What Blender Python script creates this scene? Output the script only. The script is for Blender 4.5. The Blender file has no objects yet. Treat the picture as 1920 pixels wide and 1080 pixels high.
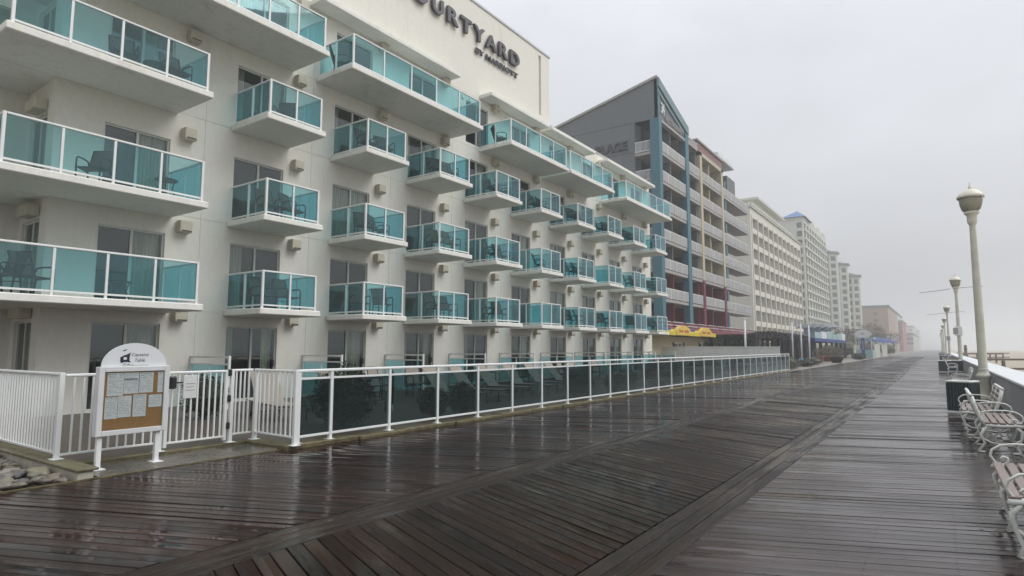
import bpy, math, random
from mathutils import Vector, Matrix, noise
random.seed(7)
S = bpy.context.scene
COL = S.collection
R = math.radians
PI = math.pi

# ------------------------------------------------------------------ helpers
class MB:
    def __init__(s): s.v=[]; s.f=[]
    def quad(s,a,b,c,d):
        n=len(s.v); s.v+= [tuple(a),tuple(b),tuple(c),tuple(d)]; s.f.append((n,n+1,n+2,n+3)); return s
    def poly(s,pts):
        n=len(s.v); s.v+=[tuple(p) for p in pts]; s.f.append(tuple(range(n,n+len(pts)))); return s
    def box(s,x0,x1,y0,y1,z0,z1,b=0.0):
        if x0>x1:x0,x1=x1,x0
        if y0>y1:y0,y1=y1,y0
        if z0>z1:z0,z1=z1,z0
        n=len(s.v)
        if b<=0:
            s.v+=[(x0,y0,z0),(x1,y0,z0),(x1,y1,z0),(x0,y1,z0),(x0,y0,z1),(x1,y0,z1),(x1,y1,z1),(x0,y1,z1)]
            s.f+=[tuple(n+i for i in q) for q in ((3,2,1,0),(4,5,6,7),(0,1,5,4),(1,2,6,5),(2,3,7,6),(3,0,4,7))]
        else:
            b=min(b,(x1-x0)*.45,(y1-y0)*.45,(z1-z0)*.45)
            # chamfered box: 24 verts
            idx={}
            for i,(X,sx) in enumerate(((x0,1),(x1,-1))):
                for j,(Y,sy) in enumerate(((y0,1),(y1,-1))):
                    for k,(Z,sz) in enumerate(((z0,1),(z1,-1))):
                        for a in range(3):
                            p=[X+sx*b,Y+sy*b,Z+sz*b]; p[a]=(X,Y,Z)[a]
                            idx[(i,j,k,a)]=len(s.v); s.v.append(tuple(p))
            F=s.f; I=idx
            for i in (0,1):
                q=[I[(i,0,0,0)],I[(i,1,0,0)],I[(i,1,1,0)],I[(i,0,1,0)]]; F.append(tuple(q if i else q[::-1]))
                q=[I[(0,i,0,1)],I[(0,i,1,1)],I[(1,i,1,1)],I[(1,i,0,1)]]; F.append(tuple(q if i else q[::-1]))
                q=[I[(0,0,i,2)],I[(1,0,i,2)],I[(1,1,i,2)],I[(0,1,i,2)]]; F.append(tuple(q if i else q[::-1]))
            for i in (0,1):
                for j in (0,1):
                    q=[I[(i,j,0,0)],I[(i,j,1,0)],I[(i,j,1,1)],I[(i,j,0,1)]]; F.append(tuple(q if i^j else q[::-1]))
                    q=[I[(i,0,j,2)],I[(i,1,j,2)],I[(i,1,j,0)],I[(i,0,j,0)]]; F.append(tuple(q if i^j else q[::-1]))
                    q=[I[(0,i,j,1)],I[(1,i,j,1)],I[(1,i,j,2)],I[(0,i,j,2)]]; F.append(tuple(q if i^j else q[::-1]))
            for i in (0,1):
                for j in (0,1):
                    for k in (0,1):
                        q=[I[(i,j,k,0)],I[(i,j,k,1)],I[(i,j,k,2)]]; F.append(tuple(q if (i+j+k)%2 else q[::-1]))
        return s
    def tube(s,pts,r,n=8,cap=True,closed=False):
        pts=[Vector(p) for p in pts]; rs=r if isinstance(r,(list,tuple)) else [r]*len(pts)
        base=len(s.v); up=Vector((0,0,1)); L=len(pts)
        prevu=None
        for i,p in enumerate(pts):
            if closed: t=pts[(i+1)%L]-pts[i-1]
            else: t=pts[min(i+1,L-1)]-pts[max(i-1,0)]
            t.normalize()
            if prevu is None:
                a=Vector((1,0,0)) if abs(t.z)>.9 else up
                u=t.cross(a).normalized()
            else:
                u=(prevu-t*prevu.dot(t))
                u=u.normalized() if u.length>1e-6 else t.orthogonal().normalized()
            prevu=u; w=t.cross(u)
            for k in range(n):
                a=2*PI*k/n; s.v.append(tuple(p+(u*math.cos(a)+w*math.sin(a))*rs[i]))
        for i in range(L-1 if not closed else L):
            j=(i+1)%L
            for k in range(n):
                s.f.append((base+i*n+k,base+i*n+(k+1)%n,base+j*n+(k+1)%n,base+j*n+k))
        if cap and not closed:
            s.f.append(tuple(base+k for k in range(n))[::-1]); s.f.append(tuple(base+(L-1)*n+k for k in range(n)))
        return s
    def lathe(s,cx,cy,prof,n=20):
        base=len(s.v)
        for r,z in prof:
            for k in range(n):
                a=2*PI*k/n; s.v.append((cx+r*math.cos(a),cy+r*math.sin(a),z))
        for i in range(len(prof)-1):
            for k in range(n):
                s.f.append((base+i*n+k,base+i*n+(k+1)%n,base+(i+1)*n+(k+1)%n,base+(i+1)*n+k))
        return s
    def prism(s,pts2,axis,a,b):
        """extrude 2D outline; axis 'x': pts are (y,z); 'y': (x,z); 'z': (x,y)"""
        def P(p,t):
            return {'x':(t,p[0],p[1]),'y':(p[0],t,p[1]),'z':(p[0],p[1],t)}[axis]
        n=len(s.v); m=len(pts2)
        s.v+=[P(p,a) for p in pts2]+[P(p,b) for p in pts2]
        s.f.append(tuple(range(n,n+m))); s.f.append(tuple(range(n+m,n+2*m))[::-1])
        for i in range(m):
            j=(i+1)%m; s.f.append((n+i,n+m+i,n+m+j,n+j))
        return s
    def obox(s,c,size,rz=0,b=0):
        """oriented box about z"""
        t=MB(); x,y,z=size; t.box(-x/2,x/2,-y/2,y/2,-z/2,z/2,b)
        n=len(s.v); ca,sa=math.cos(rz),math.sin(rz)
        s.v+=[(c[0]+p[0]*ca-p[1]*sa,c[1]+p[0]*sa+p[1]*ca,c[2]+p[2]) for p in t.v]
        s.f+=[tuple(n+i for i in f) for f in t.f]
        return s
    def build(s,name,mat,parent=None,smooth=False,fix=True):
        me=bpy.data.meshes.new(name)
        # shift verts into parent space
        if parent is not None:
            off=OFF.get(parent.name,Vector((0,0,0)))
            me.from_pydata([(x-off.x,y-off.y,z-off.z) for x,y,z in s.v],[],s.f)
        else: me.from_pydata(s.v,[],s.f)
        if fix:
            import bmesh
            bm=bmesh.new(); bm.from_mesh(me)
            bmesh.ops.recalc_face_normals(bm,faces=bm.faces); bm.to_mesh(me); bm.free()
        if smooth:
            me.polygons.foreach_set('use_smooth',[True]*len(me.polygons))
        for m in (mat if isinstance(mat,(list,tuple)) else [mat]): me.materials.append(m)
        me.update()
        o=bpy.data.objects.new(name,me); COL.objects.link(o)
        if parent is not None: o.parent=parent; OFF[o.name]=OFF.get(parent.name,Vector((0,0,0)))
        return o
OFF={}
def thing(name,label,cat,loc=(0,0,0),group=None):
    o=bpy.data.objects.new(name,None); COL.objects.link(o); o.location=loc
    o.empty_display_size=.2
    OFF[o.name]=Vector(loc); o['label']=label; o['category']=cat
    if group:o['group']=group
    return o
def tag(o,label,cat,group=None,kind=None):
    o['label']=label;o['category']=cat
    if group:o['group']=group
    if kind:o['kind']=kind
    return o
def struct(o,label=None):
    o['kind']='structure'
    if label: o['label']=label
    return o
def dup(root,loc,rz=0,label=None,scale=None):
    def cp(o,par):
        c=o.copy(); COL.objects.link(c); c.parent=par
        for ch in list(o.children):
            cp(ch,c)
        return c
    kids=list(root.children)
    r=root.copy(); COL.objects.link(r); r.location=loc; r.rotation_euler=(0,0,rz)
    if scale: r.scale=scale
    for ch in kids: cp(ch,r)
    if label:r['label']=label
    return r
def ordn(k): return ['first','second','third','fourth','fifth','sixth','seventh','eighth','ninth','tenth','eleventh','twelfth'][k]

# ------------------------------------------------------------------ materials
def srgb(r,g,b):
    f=lambda c:(c/255/12.92 if c/255<=.04045 else ((c/255+.055)/1.055)**2.4)
    return (f(r),f(g),f(b))
def mat(name,col,rough=.6,metal=0,var=.0,vscale=3,bump=0,bscale=40,col2=None,spec=.5,stretch=(1,1,1),rvar=0,coat=0,detail=4):
    m=bpy.data.materials.new(name); m.use_nodes=True; nt=m.node_tree; N=nt.nodes; L=nt.links
    p=N['Principled BSDF']; p.inputs['Roughness'].default_value=rough; p.inputs['Metallic'].default_value=metal
    p.inputs['Specular IOR Level'].default_value=spec
    if coat: p.inputs['Coat Weight'].default_value=coat; p.inputs['Coat Roughness'].default_value=.1
    p.inputs['Base Color'].default_value=(*col,1)
    if var or bump or col2 or rvar:
        tc=N.new('ShaderNodeTexCoord'); mp=N.new('ShaderNodeMapping'); mp.inputs['Scale'].default_value=stretch
        L.new(tc.outputs['Object'],mp.inputs['Vector'])
    if var or col2:
        nz=N.new('ShaderNodeTexNoise'); nz.inputs['Scale'].default_value=vscale; nz.inputs['Detail'].default_value=detail; nz.inputs['Roughness'].default_value=.6
        L.new(mp.outputs[0],nz.inputs['Vector'])
        cr=N.new('ShaderNodeValToRGB'); cr.color_ramp.elements[0].position=.3; cr.color_ramp.elements[1].position=.7
        if col2: a,b=col,col2
        else: a=tuple(c*(1-var) for c in col); b=tuple(min(1,c*(1+var)) for c in col)
        cr.color_ramp.elements[0].color=(*a,1); cr.color_ramp.elements[1].color=(*b,1)
        L.new(nz.outputs['Fac'],cr.inputs[0]); L.new(cr.outputs[0],p.inputs['Base Color'])
        if rvar:
            mr=N.new('ShaderNodeMapRange'); mr.inputs['From Min'].default_value=.3; mr.inputs['From Max'].default_value=.7
            mr.inputs['To Min'].default_value=max(.02,rough-rvar); mr.inputs['To Max'].default_value=min(1,rough+rvar)
            L.new(nz.outputs['Fac'],mr.inputs['Value']); L.new(mr.outputs[0],p.inputs['Roughness'])
    if bump:
        nb=N.new('ShaderNodeTexNoise'); nb.inputs['Scale'].default_value=bscale; nb.inputs['Detail'].default_value=3
        L.new(mp.outputs[0],nb.inputs['Vector'])
        bp=N.new('ShaderNodeBump'); bp.inputs['Strength'].default_value=bump; bp.inputs['Distance'].default_value=.02
        L.new(nb.outputs['Fac'],bp.inputs['Height']); L.new(bp.outputs[0],p.inputs['Normal'])
    return m
def glass(name,tint,refl=1.5,rough=.02,dirt=0.0):
    m=bpy.data.materials.new(name); m.use_nodes=True; nt=m.node_tree; N=nt.nodes; L=nt.links
    N.remove(N['Principled BSDF']); out=N['Material Output']
    tr=N.new('ShaderNodeBsdfTransparent'); tr.inputs[0].default_value=(*tint,1)
    gl=N.new('ShaderNodeBsdfGlossy'); gl.inputs['Roughness'].default_value=rough; gl.inputs[0].default_value=(.9,.95,.95,1)
    lw=N.new('ShaderNodeLayerWeight'); lw.inputs[0].default_value=.5
    pw=N.new('ShaderNodeMath'); pw.operation='POWER'; pw.inputs[1].default_value=5; L.new(lw.outputs['Facing'],pw.inputs[0])
    f0=((refl-1)/(refl+1))**2
    fr=N.new('ShaderNodeMath'); fr.operation='MULTIPLY_ADD'; fr.inputs[1].default_value=.9-f0; fr.inputs[2].default_value=f0; L.new(pw.outputs[0],fr.inputs[0])
    mx=N.new('ShaderNodeMixShader'); L.new(fr.outputs[0],mx.inputs[0]); L.new(tr.outputs[0],mx.inputs[1]); L.new(gl.outputs[0],mx.inputs[2])
    last=mx
    if dirt:
        df=N.new('ShaderNodeBsdfDiffuse'); df.inputs[0].default_value=(.35,.55,.55,1)
        m2=N.new('ShaderNodeMixShader'); m2.inputs[0].default_value=dirt
        tc=N.new('ShaderNodeTexCoord'); nz=N.new('ShaderNodeTexNoise'); nz.inputs['Scale'].default_value=1.3; nz.inputs['Detail'].default_value=5
        L.new(tc.outputs['Object'],nz.inputs['Vector'])
        mr=N.new('ShaderNodeMapRange'); mr.inputs['From Min'].default_value=.3; mr.inputs['From Max'].default_value=.75; mr.inputs['To Min'].default_value=dirt*.3; mr.inputs['To Max'].default_value=dirt*1.8
        L.new(nz.outputs[0],mr.inputs[0]); L.new(mr.outputs[0],m2.inputs[0])
        L.new(mx.outputs[0],m2.inputs[1]); L.new(df.outputs[0],m2.inputs[2]); last=m2
    L.new(last.outputs[0],out.inputs['Surface'])
    return m
M={}
def stucco_mat(name,base,stain,amt=.5):
    m=bpy.data.materials.new(name); m.use_nodes=True; nt=m.node_tree; N=nt.nodes; L=nt.links; p=N['Principled BSDF']; p.inputs['Roughness'].default_value=.85
    tc=N.new('ShaderNodeTexCoord')
    def nz(sc,stretch,det=4,rough=.6):
        mp=N.new('ShaderNodeMapping'); mp.inputs['Scale'].default_value=stretch; L.new(tc.outputs['Object'],mp.inputs[0])
        n=N.new('ShaderNodeTexNoise'); n.inputs['Scale'].default_value=sc; n.inputs['Detail'].default_value=det; n.inputs['Roughness'].default_value=rough; L.new(mp.outputs[0],n.inputs['Vector']); return n
    def rng(n,a0,a1,b0,b1):
        r=N.new('ShaderNodeMapRange'); r.inputs[1].default_value=a0; r.inputs[2].default_value=a1; r.inputs[3].default_value=b0; r.inputs[4].default_value=b1; L.new(n.outputs[0],r.inputs[0]); return r
    streak=rng(nz(2.6,(1,1,.10),6,.65),.50,.72,0,amt); patch=rng(nz(.5,(1,1,.6),5),.38,.66,0,1)
    mul=N.new('ShaderNodeMath'); mul.operation='MULTIPLY'; L.new(streak.outputs[0],mul.inputs[0]); L.new(patch.outputs[0],mul.inputs[1])
    mx=N.new('ShaderNodeMix'); mx.data_type='RGBA'; mx.inputs[6].default_value=(*base,1); mx.inputs[7].default_value=(*stain,1); L.new(mul.outputs[0],mx.inputs[0])
    fine=rng(nz(9,(1,1,.5),5),.3,.7,.955,1.03); vm=N.new('ShaderNodeVectorMath'); vm.operation='SCALE'; L.new(mx.outputs[2],vm.inputs[0]); L.new(fine.outputs[0],vm.inputs['Scale']); L.new(vm.outputs[0],p.inputs['Base Color'])
    bp=N.new('ShaderNodeBump'); bp.inputs['Strength'].default_value=.25; bp.inputs['Distance'].default_value=.01; L.new(nz(70,(1,1,1),3).outputs[0],bp.inputs['Height']); L.new(bp.outputs[0],p.inputs['Normal'])
    return m
M['stucco']=stucco_mat('stucco',(.725,.71,.645),(.52,.49,.42),.35)
M['slab']=stucco_mat('slab_paint',(.77,.765,.715),(.45,.42,.34),.6)
M['white']=mat('white_metal',(.74,.76,.75),.35,var=.04,vscale=3)
M['whitedull']=mat('white_dull',(.66,.68,.66),.5,var=.08,vscale=4)
M['bglass']=glass('balcony_glass',(.62,.86,.905),1.5,dirt=.03)
def vary(m,c1,c2):
    nt=m.node_tree; N=nt.nodes; L=nt.links; tr=[n for n in N if n.type=='BSDF_TRANSPARENT'][0]
    oi=N.new('ShaderNodeObjectInfo'); mx=N.new('ShaderNodeMix'); mx.data_type='RGBA'; mx.inputs[6].default_value=(*c1,1); mx.inputs[7].default_value=(*c2,1)
    L.new(oi.outputs['Random'],mx.inputs[0]); L.new(mx.outputs[2],tr.inputs[0])
vary(M['bglass'],(.54,.82,.87),(.66,.86,.89))
M['fglass']=glass('fence_glass',(.40,.50,.51),1.45,dirt=.012)
M['wglass']=glass('window_glass',(.80,.84,.82),1.7,.01)
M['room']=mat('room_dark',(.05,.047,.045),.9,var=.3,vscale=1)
M['curtain']=mat('curtain',(.50,.50,.44),.9,var=.25,vscale=9,stretch=(1,1,.02))
M['winframe']=mat('window_frame',(.60,.61,.57),.4)
M['acbox']=mat('cover_paint',(.52,.49,.40),.7,var=.06,vscale=6)
M['letter']=mat('letter_dark',(.055,.052,.06),.4,var=.1)
M['black']=mat('black_metal',(.012,.013,.014),.4)
M['sling']=mat('sling_fabric',(.055,.052,.046),.85,var=.15,vscale=30)
M['tansling']=mat('tan_sling',(.25,.225,.19),.8,var=.08,vscale=12)
M['bronze']=mat('bronze_metal',(.05,.032,.025),.35)
M['concrete']=mat('wet_concrete',(.085,.075,.06),.26,var=.35,vscale=2.2,bump=.2,bscale=25,rvar=.22)
M['moss']=mat('mossy_kerb',(.05,.043,.018),.5,col2=(.17,.14,.065),vscale=5.5,bump=.8,bscale=20)
M['kerbwall']=mat('kerb_wall',(.42,.40,.33),.7,var=.15,vscale=5,bump=.2)
M['mosscap']=mat('moss_cap',(.07,.062,.03),.5,col2=(.17,.15,.085),vscale=7,bump=.4,bscale=24)
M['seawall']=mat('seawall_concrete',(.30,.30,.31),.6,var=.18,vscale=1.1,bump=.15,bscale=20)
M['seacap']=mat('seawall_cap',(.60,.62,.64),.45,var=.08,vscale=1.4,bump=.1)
M['sand']=mat('sand',(.33,.285,.22),.9,var=.12,vscale=.12,bump=.4,bscale=1.5)
M['water']=mat('sea_water',(.06,.075,.075),.12,var=.1,vscale=.2,bump=.5,bscale=.6)
M['lamppaint']=mat('lamp_paint',(.52,.51,.43),.5,var=.12,vscale=3)
M['lampshade']=mat('lamp_globe',(.30,.29,.22),.3,var=.1,vscale=4)
M['lampcap']=mat('lamp_cap',(.62,.60,.50),.5,var=.08)
M['binslat']=mat('bin_slat',(.035,.048,.058),.55,var=.25,vscale=4)
M['benchmetal']=mat('bench_metal',(.66,.68,.64),.42,var=.1,vscale=8,bump=.15,bscale=60)
M['benchslat']=mat('bench_slat',(.20,.152,.135),.35,var=.18,vscale=6,stretch=(6,.6,6))
M['wood']=mat('brown_rail_wood',(.13,.095,.07),.6,var=.2,vscale=3)
M['cork']=mat('cork',(.30,.155,.05),.8,var=.1,vscale=20)
M['paper']=mat('paper',(.62,.63,.62),.7,var=.05,vscale=14)
M['ink']=mat('ink',(.03,.03,.035),.6)
M['inkgrey']=mat('ink_grey',(.24,.24,.25),.7)
M['alu']=mat('aluminium',(.62,.63,.63),.35,metal=.0,var=.06)
M['navy']=mat('navy_ink',(.012,.012,.035),.4)
M['leaf']=mat('leaf_green',(.007,.014,.006),.6,col2=(.022,.036,.014),vscale=6)
M['leafbrown']=mat('leaf_brown',(.06,.045,.03),.7,col2=(.10,.085,.05),vscale=3)
M['leafgrey']=mat('leaf_olive',(.07,.075,.045),.7,col2=(.14,.14,.09),vscale=3)
M['bark']=mat('bark',(.07,.055,.04),.8,var=.2,vscale=6)
M['grey']=stucco_mat('grey_stucco',(.145,.158,.168),(.105,.112,.118),.6)
M['teal']=mat('teal_paint',(.05,.145,.185),.6,var=.08,vscale=.8)
M['tealgrey']=mat('teal_grey_paint',(.15,.23,.25),.7,var=.06,vscale=.8)
M['maroon']=mat('maroon_paint',(.14,.016,.030),.7,var=.12,vscale=.8)
M['cream2']=mat('cream_frame',(.46,.42,.31),.8,var=.06)
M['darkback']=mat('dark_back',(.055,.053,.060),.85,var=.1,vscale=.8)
M['railpanel']=mat('rail_panel',(.30,.295,.30),.6,var=.06,vscale=2)
M['concslab']=mat('grey_slab',(.34,.33,.31),.8,var=.08)
M['cream3']=stucco_mat('cream_hotel',(.64,.62,.54),(.45,.42,.34),.5)
M['cream4']=mat('pale_hotel',(.50,.51,.45),.8,var=.05,vscale=.3)
M['shade3']=mat('recess_wall',(.35,.33,.26),.85,var=.1,vscale=.5)
M['window4']=mat('far_window',(.10,.105,.10),.3,var=.3,vscale=.4)
M['blueroof']=mat('blue_roof',(.02,.115,.30),.5,var=.06)
M['darkroof']=mat('slate_roof',(.14,.16,.16),.6,var=.1)
M['pink']=mat('pink_brick',(.36,.25,.19),.85,var=.08,vscale=.3)
M['redfar']=mat('red_facade',(.35,.12,.11),.85,var=.08)
M['yellow']=mat('yellow_awning',(.60,.46,.03),.55,var=.08,vscale=2)
M['yellow2']=mat('yellow_sign',(.66,.45,.08),.55,var=.1,vscale=3)
M['orange']=mat('orange_letter',(.42,.10,.03),.6)
M['blue']=mat('blue_awning',(.02,.05,.22),.6,var=.2,vscale=2)
M['bluedk']=mat('blue_dark',(.012,.016,.05),.6,var=.3,vscale=1)
M['darkwood']=mat('dark_timber',(.014,.013,.014),.7,var=.4,vscale=1.5)
M['thatch']=mat('thatch',(.035,.031,.03),.9,var=.4,vscale=2,bump=.6,bscale=6)
M['terracotta']=mat('terracotta',(.20,.07,.055),.6,var=.15)
M['creamwall']=mat('cream_wall',(.50,.44,.30),.8,var=.06)
M['signwhite']=mat('sign_white',(.66,.68,.70),.4)
M['aqua']=mat('aqua_panel',(.30,.44,.44),.5,var=.06)

def plank_mat(name,c1,c2,grain_rot,rough=.3,spec=.5):
    m=bpy.data.materials.new(name); m.use_nodes=True; nt=m.node_tree; N=nt.nodes; L=nt.links
    p=N['Principled BSDF']; geo=N.new('ShaderNodeNewGeometry'); tc=N.new('ShaderNodeTexCoord')
    mp=N.new('ShaderNodeMapping'); mp.inputs['Rotation'].default_value=(0,0,-grain_rot); 
    L.new(tc.outputs['Object'],mp.inputs['Vector'])
    mp2=N.new('ShaderNodeMapping'); mp2.inputs['Scale'].default_value=(1.6,42,1)
    L.new(mp.outputs[0],mp2.inputs['Vector'])
    # offset the grain per plank
    add=N.new('ShaderNodeVectorMath'); add.operation='ADD'
    mul=N.new('ShaderNodeMath'); mul.operation='MULTIPLY'; mul.inputs[1].default_value=57
    L.new(geo.outputs['Random Per Island'],mul.inputs[0])
    L.new(mp2.outputs[0],add.inputs[0]); L.new(mul.outputs[0],add.inputs[1])
    g=N.new('ShaderNodeTexNoise'); g.inputs['Scale'].default_value=1; g.inputs['Detail'].default_value=5; g.inputs['Roughness'].default_value=.65
    L.new(add.outputs[0],g.inputs['Vector'])
    cr=N.new('ShaderNodeValToRGB'); cr.color_ramp.elements[0].color=(*c1,1); cr.color_ramp.elements[1].color=(*c2,1)
    cr.color_ramp.elements[0].position=.0; cr.color_ramp.elements[1].position=1
    mixf=N.new('ShaderNodeMath'); mixf.operation='MULTIPLY_ADD'; mixf.inputs[1].default_value=.62
    m3=N.new('ShaderNodeMath'); m3.operation='MULTIPLY_ADD'; m3.inputs[1].default_value=1.5; m3.inputs[2].default_value=-.58
    L.new(g.outputs['Fac'],m3.inputs[0])
    L.new(geo.outputs['Random Per Island'],mixf.inputs[0]); L.new(m3.outputs[0],mixf.inputs[2])
    L.new(mixf.outputs[0],cr.inputs[0])
    # big damp patches
    nz=N.new('ShaderNodeTexNoise'); nz.inputs['Scale'].default_value=.55; nz.inputs['Detail'].default_value=5
    L.new(tc.outputs['Object'],nz.inputs['Vector'])
    dm=N.new('ShaderNodeMapRange'); dm.inputs['From Min'].default_value=.35; dm.inputs['From Max'].default_value=.65; dm.inputs['To Min'].default_value=.75; dm.inputs['To Max'].default_value=1.2
    L.new(nz.outputs['Fac'],dm.inputs[0])
    vm=N.new('ShaderNodeVectorMath'); vm.operation='SCALE'; L.new(cr.outputs[0],vm.inputs[0]); L.new(dm.outputs[0],vm.inputs['Scale'])
    L.new(vm.outputs[0],p.inputs['Base Color'])
    # streaky wet film running along the boards: glossy puddled strips between rougher damp wood
    mpw=N.new('ShaderNodeMapping'); mpw.inputs['Scale'].default_value=(.55,6.5,1); L.new(mp.outputs[0],mpw.inputs[0])
    wn=N.new('ShaderNodeTexNoise'); wn.inputs['Scale'].default_value=1; wn.inputs['Detail'].default_value=4; wn.inputs['Roughness'].default_value=.6; L.new(mpw.outputs[0],wn.inputs['Vector'])
    s1=N.new('ShaderNodeMath'); s1.operation='MULTIPLY_ADD'; s1.inputs[1].default_value=.5; L.new(nz.outputs['Fac'],s1.inputs[0]); 
    s2=N.new('ShaderNodeMath'); s2.operation='MULTIPLY'; s2.inputs[1].default_value=.5; L.new(wn.outputs['Fac'],s2.inputs[0]); L.new(s2.outputs[0],s1.inputs[2])
    wet=N.new('ShaderNodeMapRange'); wet.inputs['From Min'].default_value=.45; wet.inputs['From Max'].default_value=.56; L.new(s1.outputs[0],wet.inputs[0])
    rr=N.new('ShaderNodeMapRange'); rr.inputs['To Min'].default_value=rough*2.1; rr.inputs['To Max'].default_value=rough*.45
    L.new(wet.outputs[0],rr.inputs[0]); L.new(rr.outputs[0],p.inputs['Roughness'])
    bs=N.new('ShaderNodeMapRange'); bs.inputs['To Min'].default_value=.5; bs.inputs['To Max'].default_value=.06; L.new(wet.outputs[0],bs.inputs[0])
    bp=N.new('ShaderNodeBump'); bp.inputs['Distance'].default_value=.005; L.new(bs.outputs[0],bp.inputs['Strength'])
    L.new(g.outputs['Fac'],bp.inputs['Height']); L.new(bp.outputs[0],p.inputs['Normal'])
    p.inputs['Specular IOR Level'].default_value=spec
    return m
PA=R(22.5)
M['plankL']=plank_mat('plank_cross',(.0045,.0013,.0010),(.027,.0095,.0066),PA,.10,.21)
M['plankR']=plank_mat('plank_seaward',(.006,.0023,.0019),(.029,.0125,.0095),PA,.12,.50)
M['plankM']=plank_mat('plank_diagonal',(.0025,.0011,.0007),(.021,.0090,.0046),-PA,.19,.13)
M['plankS']=plank_mat('plank_seam',(.0035,.0018,.0013),(.024,.0125,.0080),R(90),.23,.20)
M['under']=mat('deck_gap',(.006,.005,.005),.9)

def rock_mat():
    m=bpy.data.materials.new('cobble'); m.use_nodes=True; nt=m.node_tree; N=nt.nodes; L=nt.links; p=N['Principled BSDF']
    oi=N.new('ShaderNodeObjectInfo'); cr=N.new('ShaderNodeValToRGB'); e=cr.color_ramp.elements
    e[0].color=(.07,.068,.068,1); e[1].color=(.24,.23,.20,1)
    for pos,c in ((.25,(.13,.125,.13)),(.45,(.16,.13,.10)),(.6,(.15,.14,.115)),(.78,(.10,.065,.055)),(.9,(.17,.16,.11))):
        x=e.new(pos); x.color=(*c,1)
    cr.color_ramp.interpolation='LINEAR'
    nz=N.new('ShaderNodeTexNoise'); nz.inputs['Scale'].default_value=14; nz.inputs['Detail'].default_value=5
    tc=N.new('ShaderNodeTexCoord'); L.new(tc.outputs['Object'],nz.inputs['Vector'])
    mr=N.new('ShaderNodeMapRange'); mr.inputs['To Min'].default_value=.6; mr.inputs['To Max'].default_value=1.35; L.new(nz.outputs[0],mr.inputs[0])
    vm=N.new('ShaderNodeVectorMath'); vm.operation='SCALE'; L.new(oi.outputs['Random'],cr.inputs[0]); L.new(cr.outputs[0],vm.inputs[0]); L.new(mr.outputs[0],vm.inputs['Scale'])
    L.new(vm.outputs[0],p.inputs['Base Color']); p.inputs['Roughness'].default_value=.35
    return m
M['rock']=rock_mat()
def paver_mat():
    m=bpy.data.materials.new('pool_paver'); m.use_nodes=True; nt=m.node_tree; N=nt.nodes; L=nt.links; p=N['Principled BSDF']
    tc=N.new('ShaderNodeTexCoord'); mp=N.new('ShaderNodeMapping'); mp.inputs['Rotation'].default_value=(0,0,R(90)); L.new(tc.outputs['Object'],mp.inputs[0])
    b=N.new('ShaderNodeTexBrick'); b.inputs['Scale'].default_value=1; b.inputs['Brick Width'].default_value=1.8; b.inputs['Row Height'].default_value=.14; b.inputs['Mortar Size'].default_value=.006
    b.inputs['Color1'].default_value=(.075,.062,.052,1); b.inputs['Color2'].default_value=(.10,.084,.070,1); b.inputs['Mortar'].default_value=(.03,.027,.025,1)
    L.new(mp.outputs[0],b.inputs['Vector']); L.new(b.outputs[0],p.inputs['Base Color']); p.inputs['Roughness'].default_value=.42; p.inputs['Specular IOR Level'].default_value=.25
    return m
M['paver']=paver_mat()

# ------------------------------------------------------------------ render, camera, world, light
f,yaw,pit,rol=1142.1373,R(34.82314),R(5.6546),R(.0526)
cy,sy=math.cos(yaw),math.sin(yaw)
F=Vector((-sy*math.cos(pit),cy*math.cos(pit),math.sin(pit))); r0=Vector((cy,sy,0)); u0=r0.cross(F)
rv=r0*math.cos(rol)+u0*math.sin(rol); uv=-r0*math.sin(rol)+u0*math.cos(rol)
cam=bpy.data.cameras.new('camera'); co=bpy.data.objects.new('camera',cam); COL.objects.link(co)
cam.sensor_width=36; cam.lens=36*f/1920; cam.clip_end=6000; cam.clip_start=.05
mw=Matrix.Identity(4)
for i in range(3):
    mw[i][0]=rv[i]; mw[i][1]=uv[i]; mw[i][2]=-F[i]
mw[2][3]=1.6
co.matrix_world=mw
S.camera=co
S.view_settings.view_transform='Standard'; S.view_settings.look='None'; S.view_settings.gamma=1; S.view_settings.exposure=0.40
S.render.engine='CYCLES'
c=S.cycles
c.use_denoising=True
try: c.denoiser='OPENIMAGEDENOISE'
except Exception: pass
c.max_bounces=6; c.diffuse_bounces=3; c.glossy_bounces=4; c.transmission_bounces=4; c.transparent_max_bounces=40; c.volume_bounces=1
c.caustics_reflective=False; c.caustics_refractive=False
c.sample_clamp_indirect=4

SUN_EL,SUN_AZ=R(48),R(60)   # azimuth measured from +Y towards +X
w=bpy.data.worlds.new('World'); S.world=w; w.use_nodes=True; nt=w.node_tree; N=nt.nodes; L=nt.links
bg=N['Background']; sky=N.new('ShaderNodeTexSky'); sky.sky_type='NISHITA'; sky.sun_disc=False; sky.sun_elevation=SUN_EL; sky.sun_rotation=SUN_AZ
sky.air_density=1.5; sky.dust_density=6; sky.ozone_density=1
hs=N.new('ShaderNodeHueSaturation'); hs.inputs['Saturation'].default_value=.10
L.new(sky.outputs[0],hs.inputs['Color'])
tc=N.new('ShaderNodeTexCoord'); sp=N.new('ShaderNodeSeparateXYZ'); L.new(tc.outputs['Generated'],sp.inputs[0])
cr=N.new('ShaderNodeValToRGB'); e=cr.color_ramp.elements
e[0].position=0; e[0].color=(3.2,3.3,3.4,1); e[1].position=1; e[1].color=(12.8,13.1,13.7,1)
x=e.new(.12); x.color=(4.2,4.32,4.55,1); x=e.new(.45); x.color=(6.45,6.62,7.1,1)
nz=N.new('ShaderNodeTexNoise'); nz.inputs['Scale'].default_value=1.3; nz.inputs['Detail'].default_value=6; nz.inputs['Roughness'].default_value=.55
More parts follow.
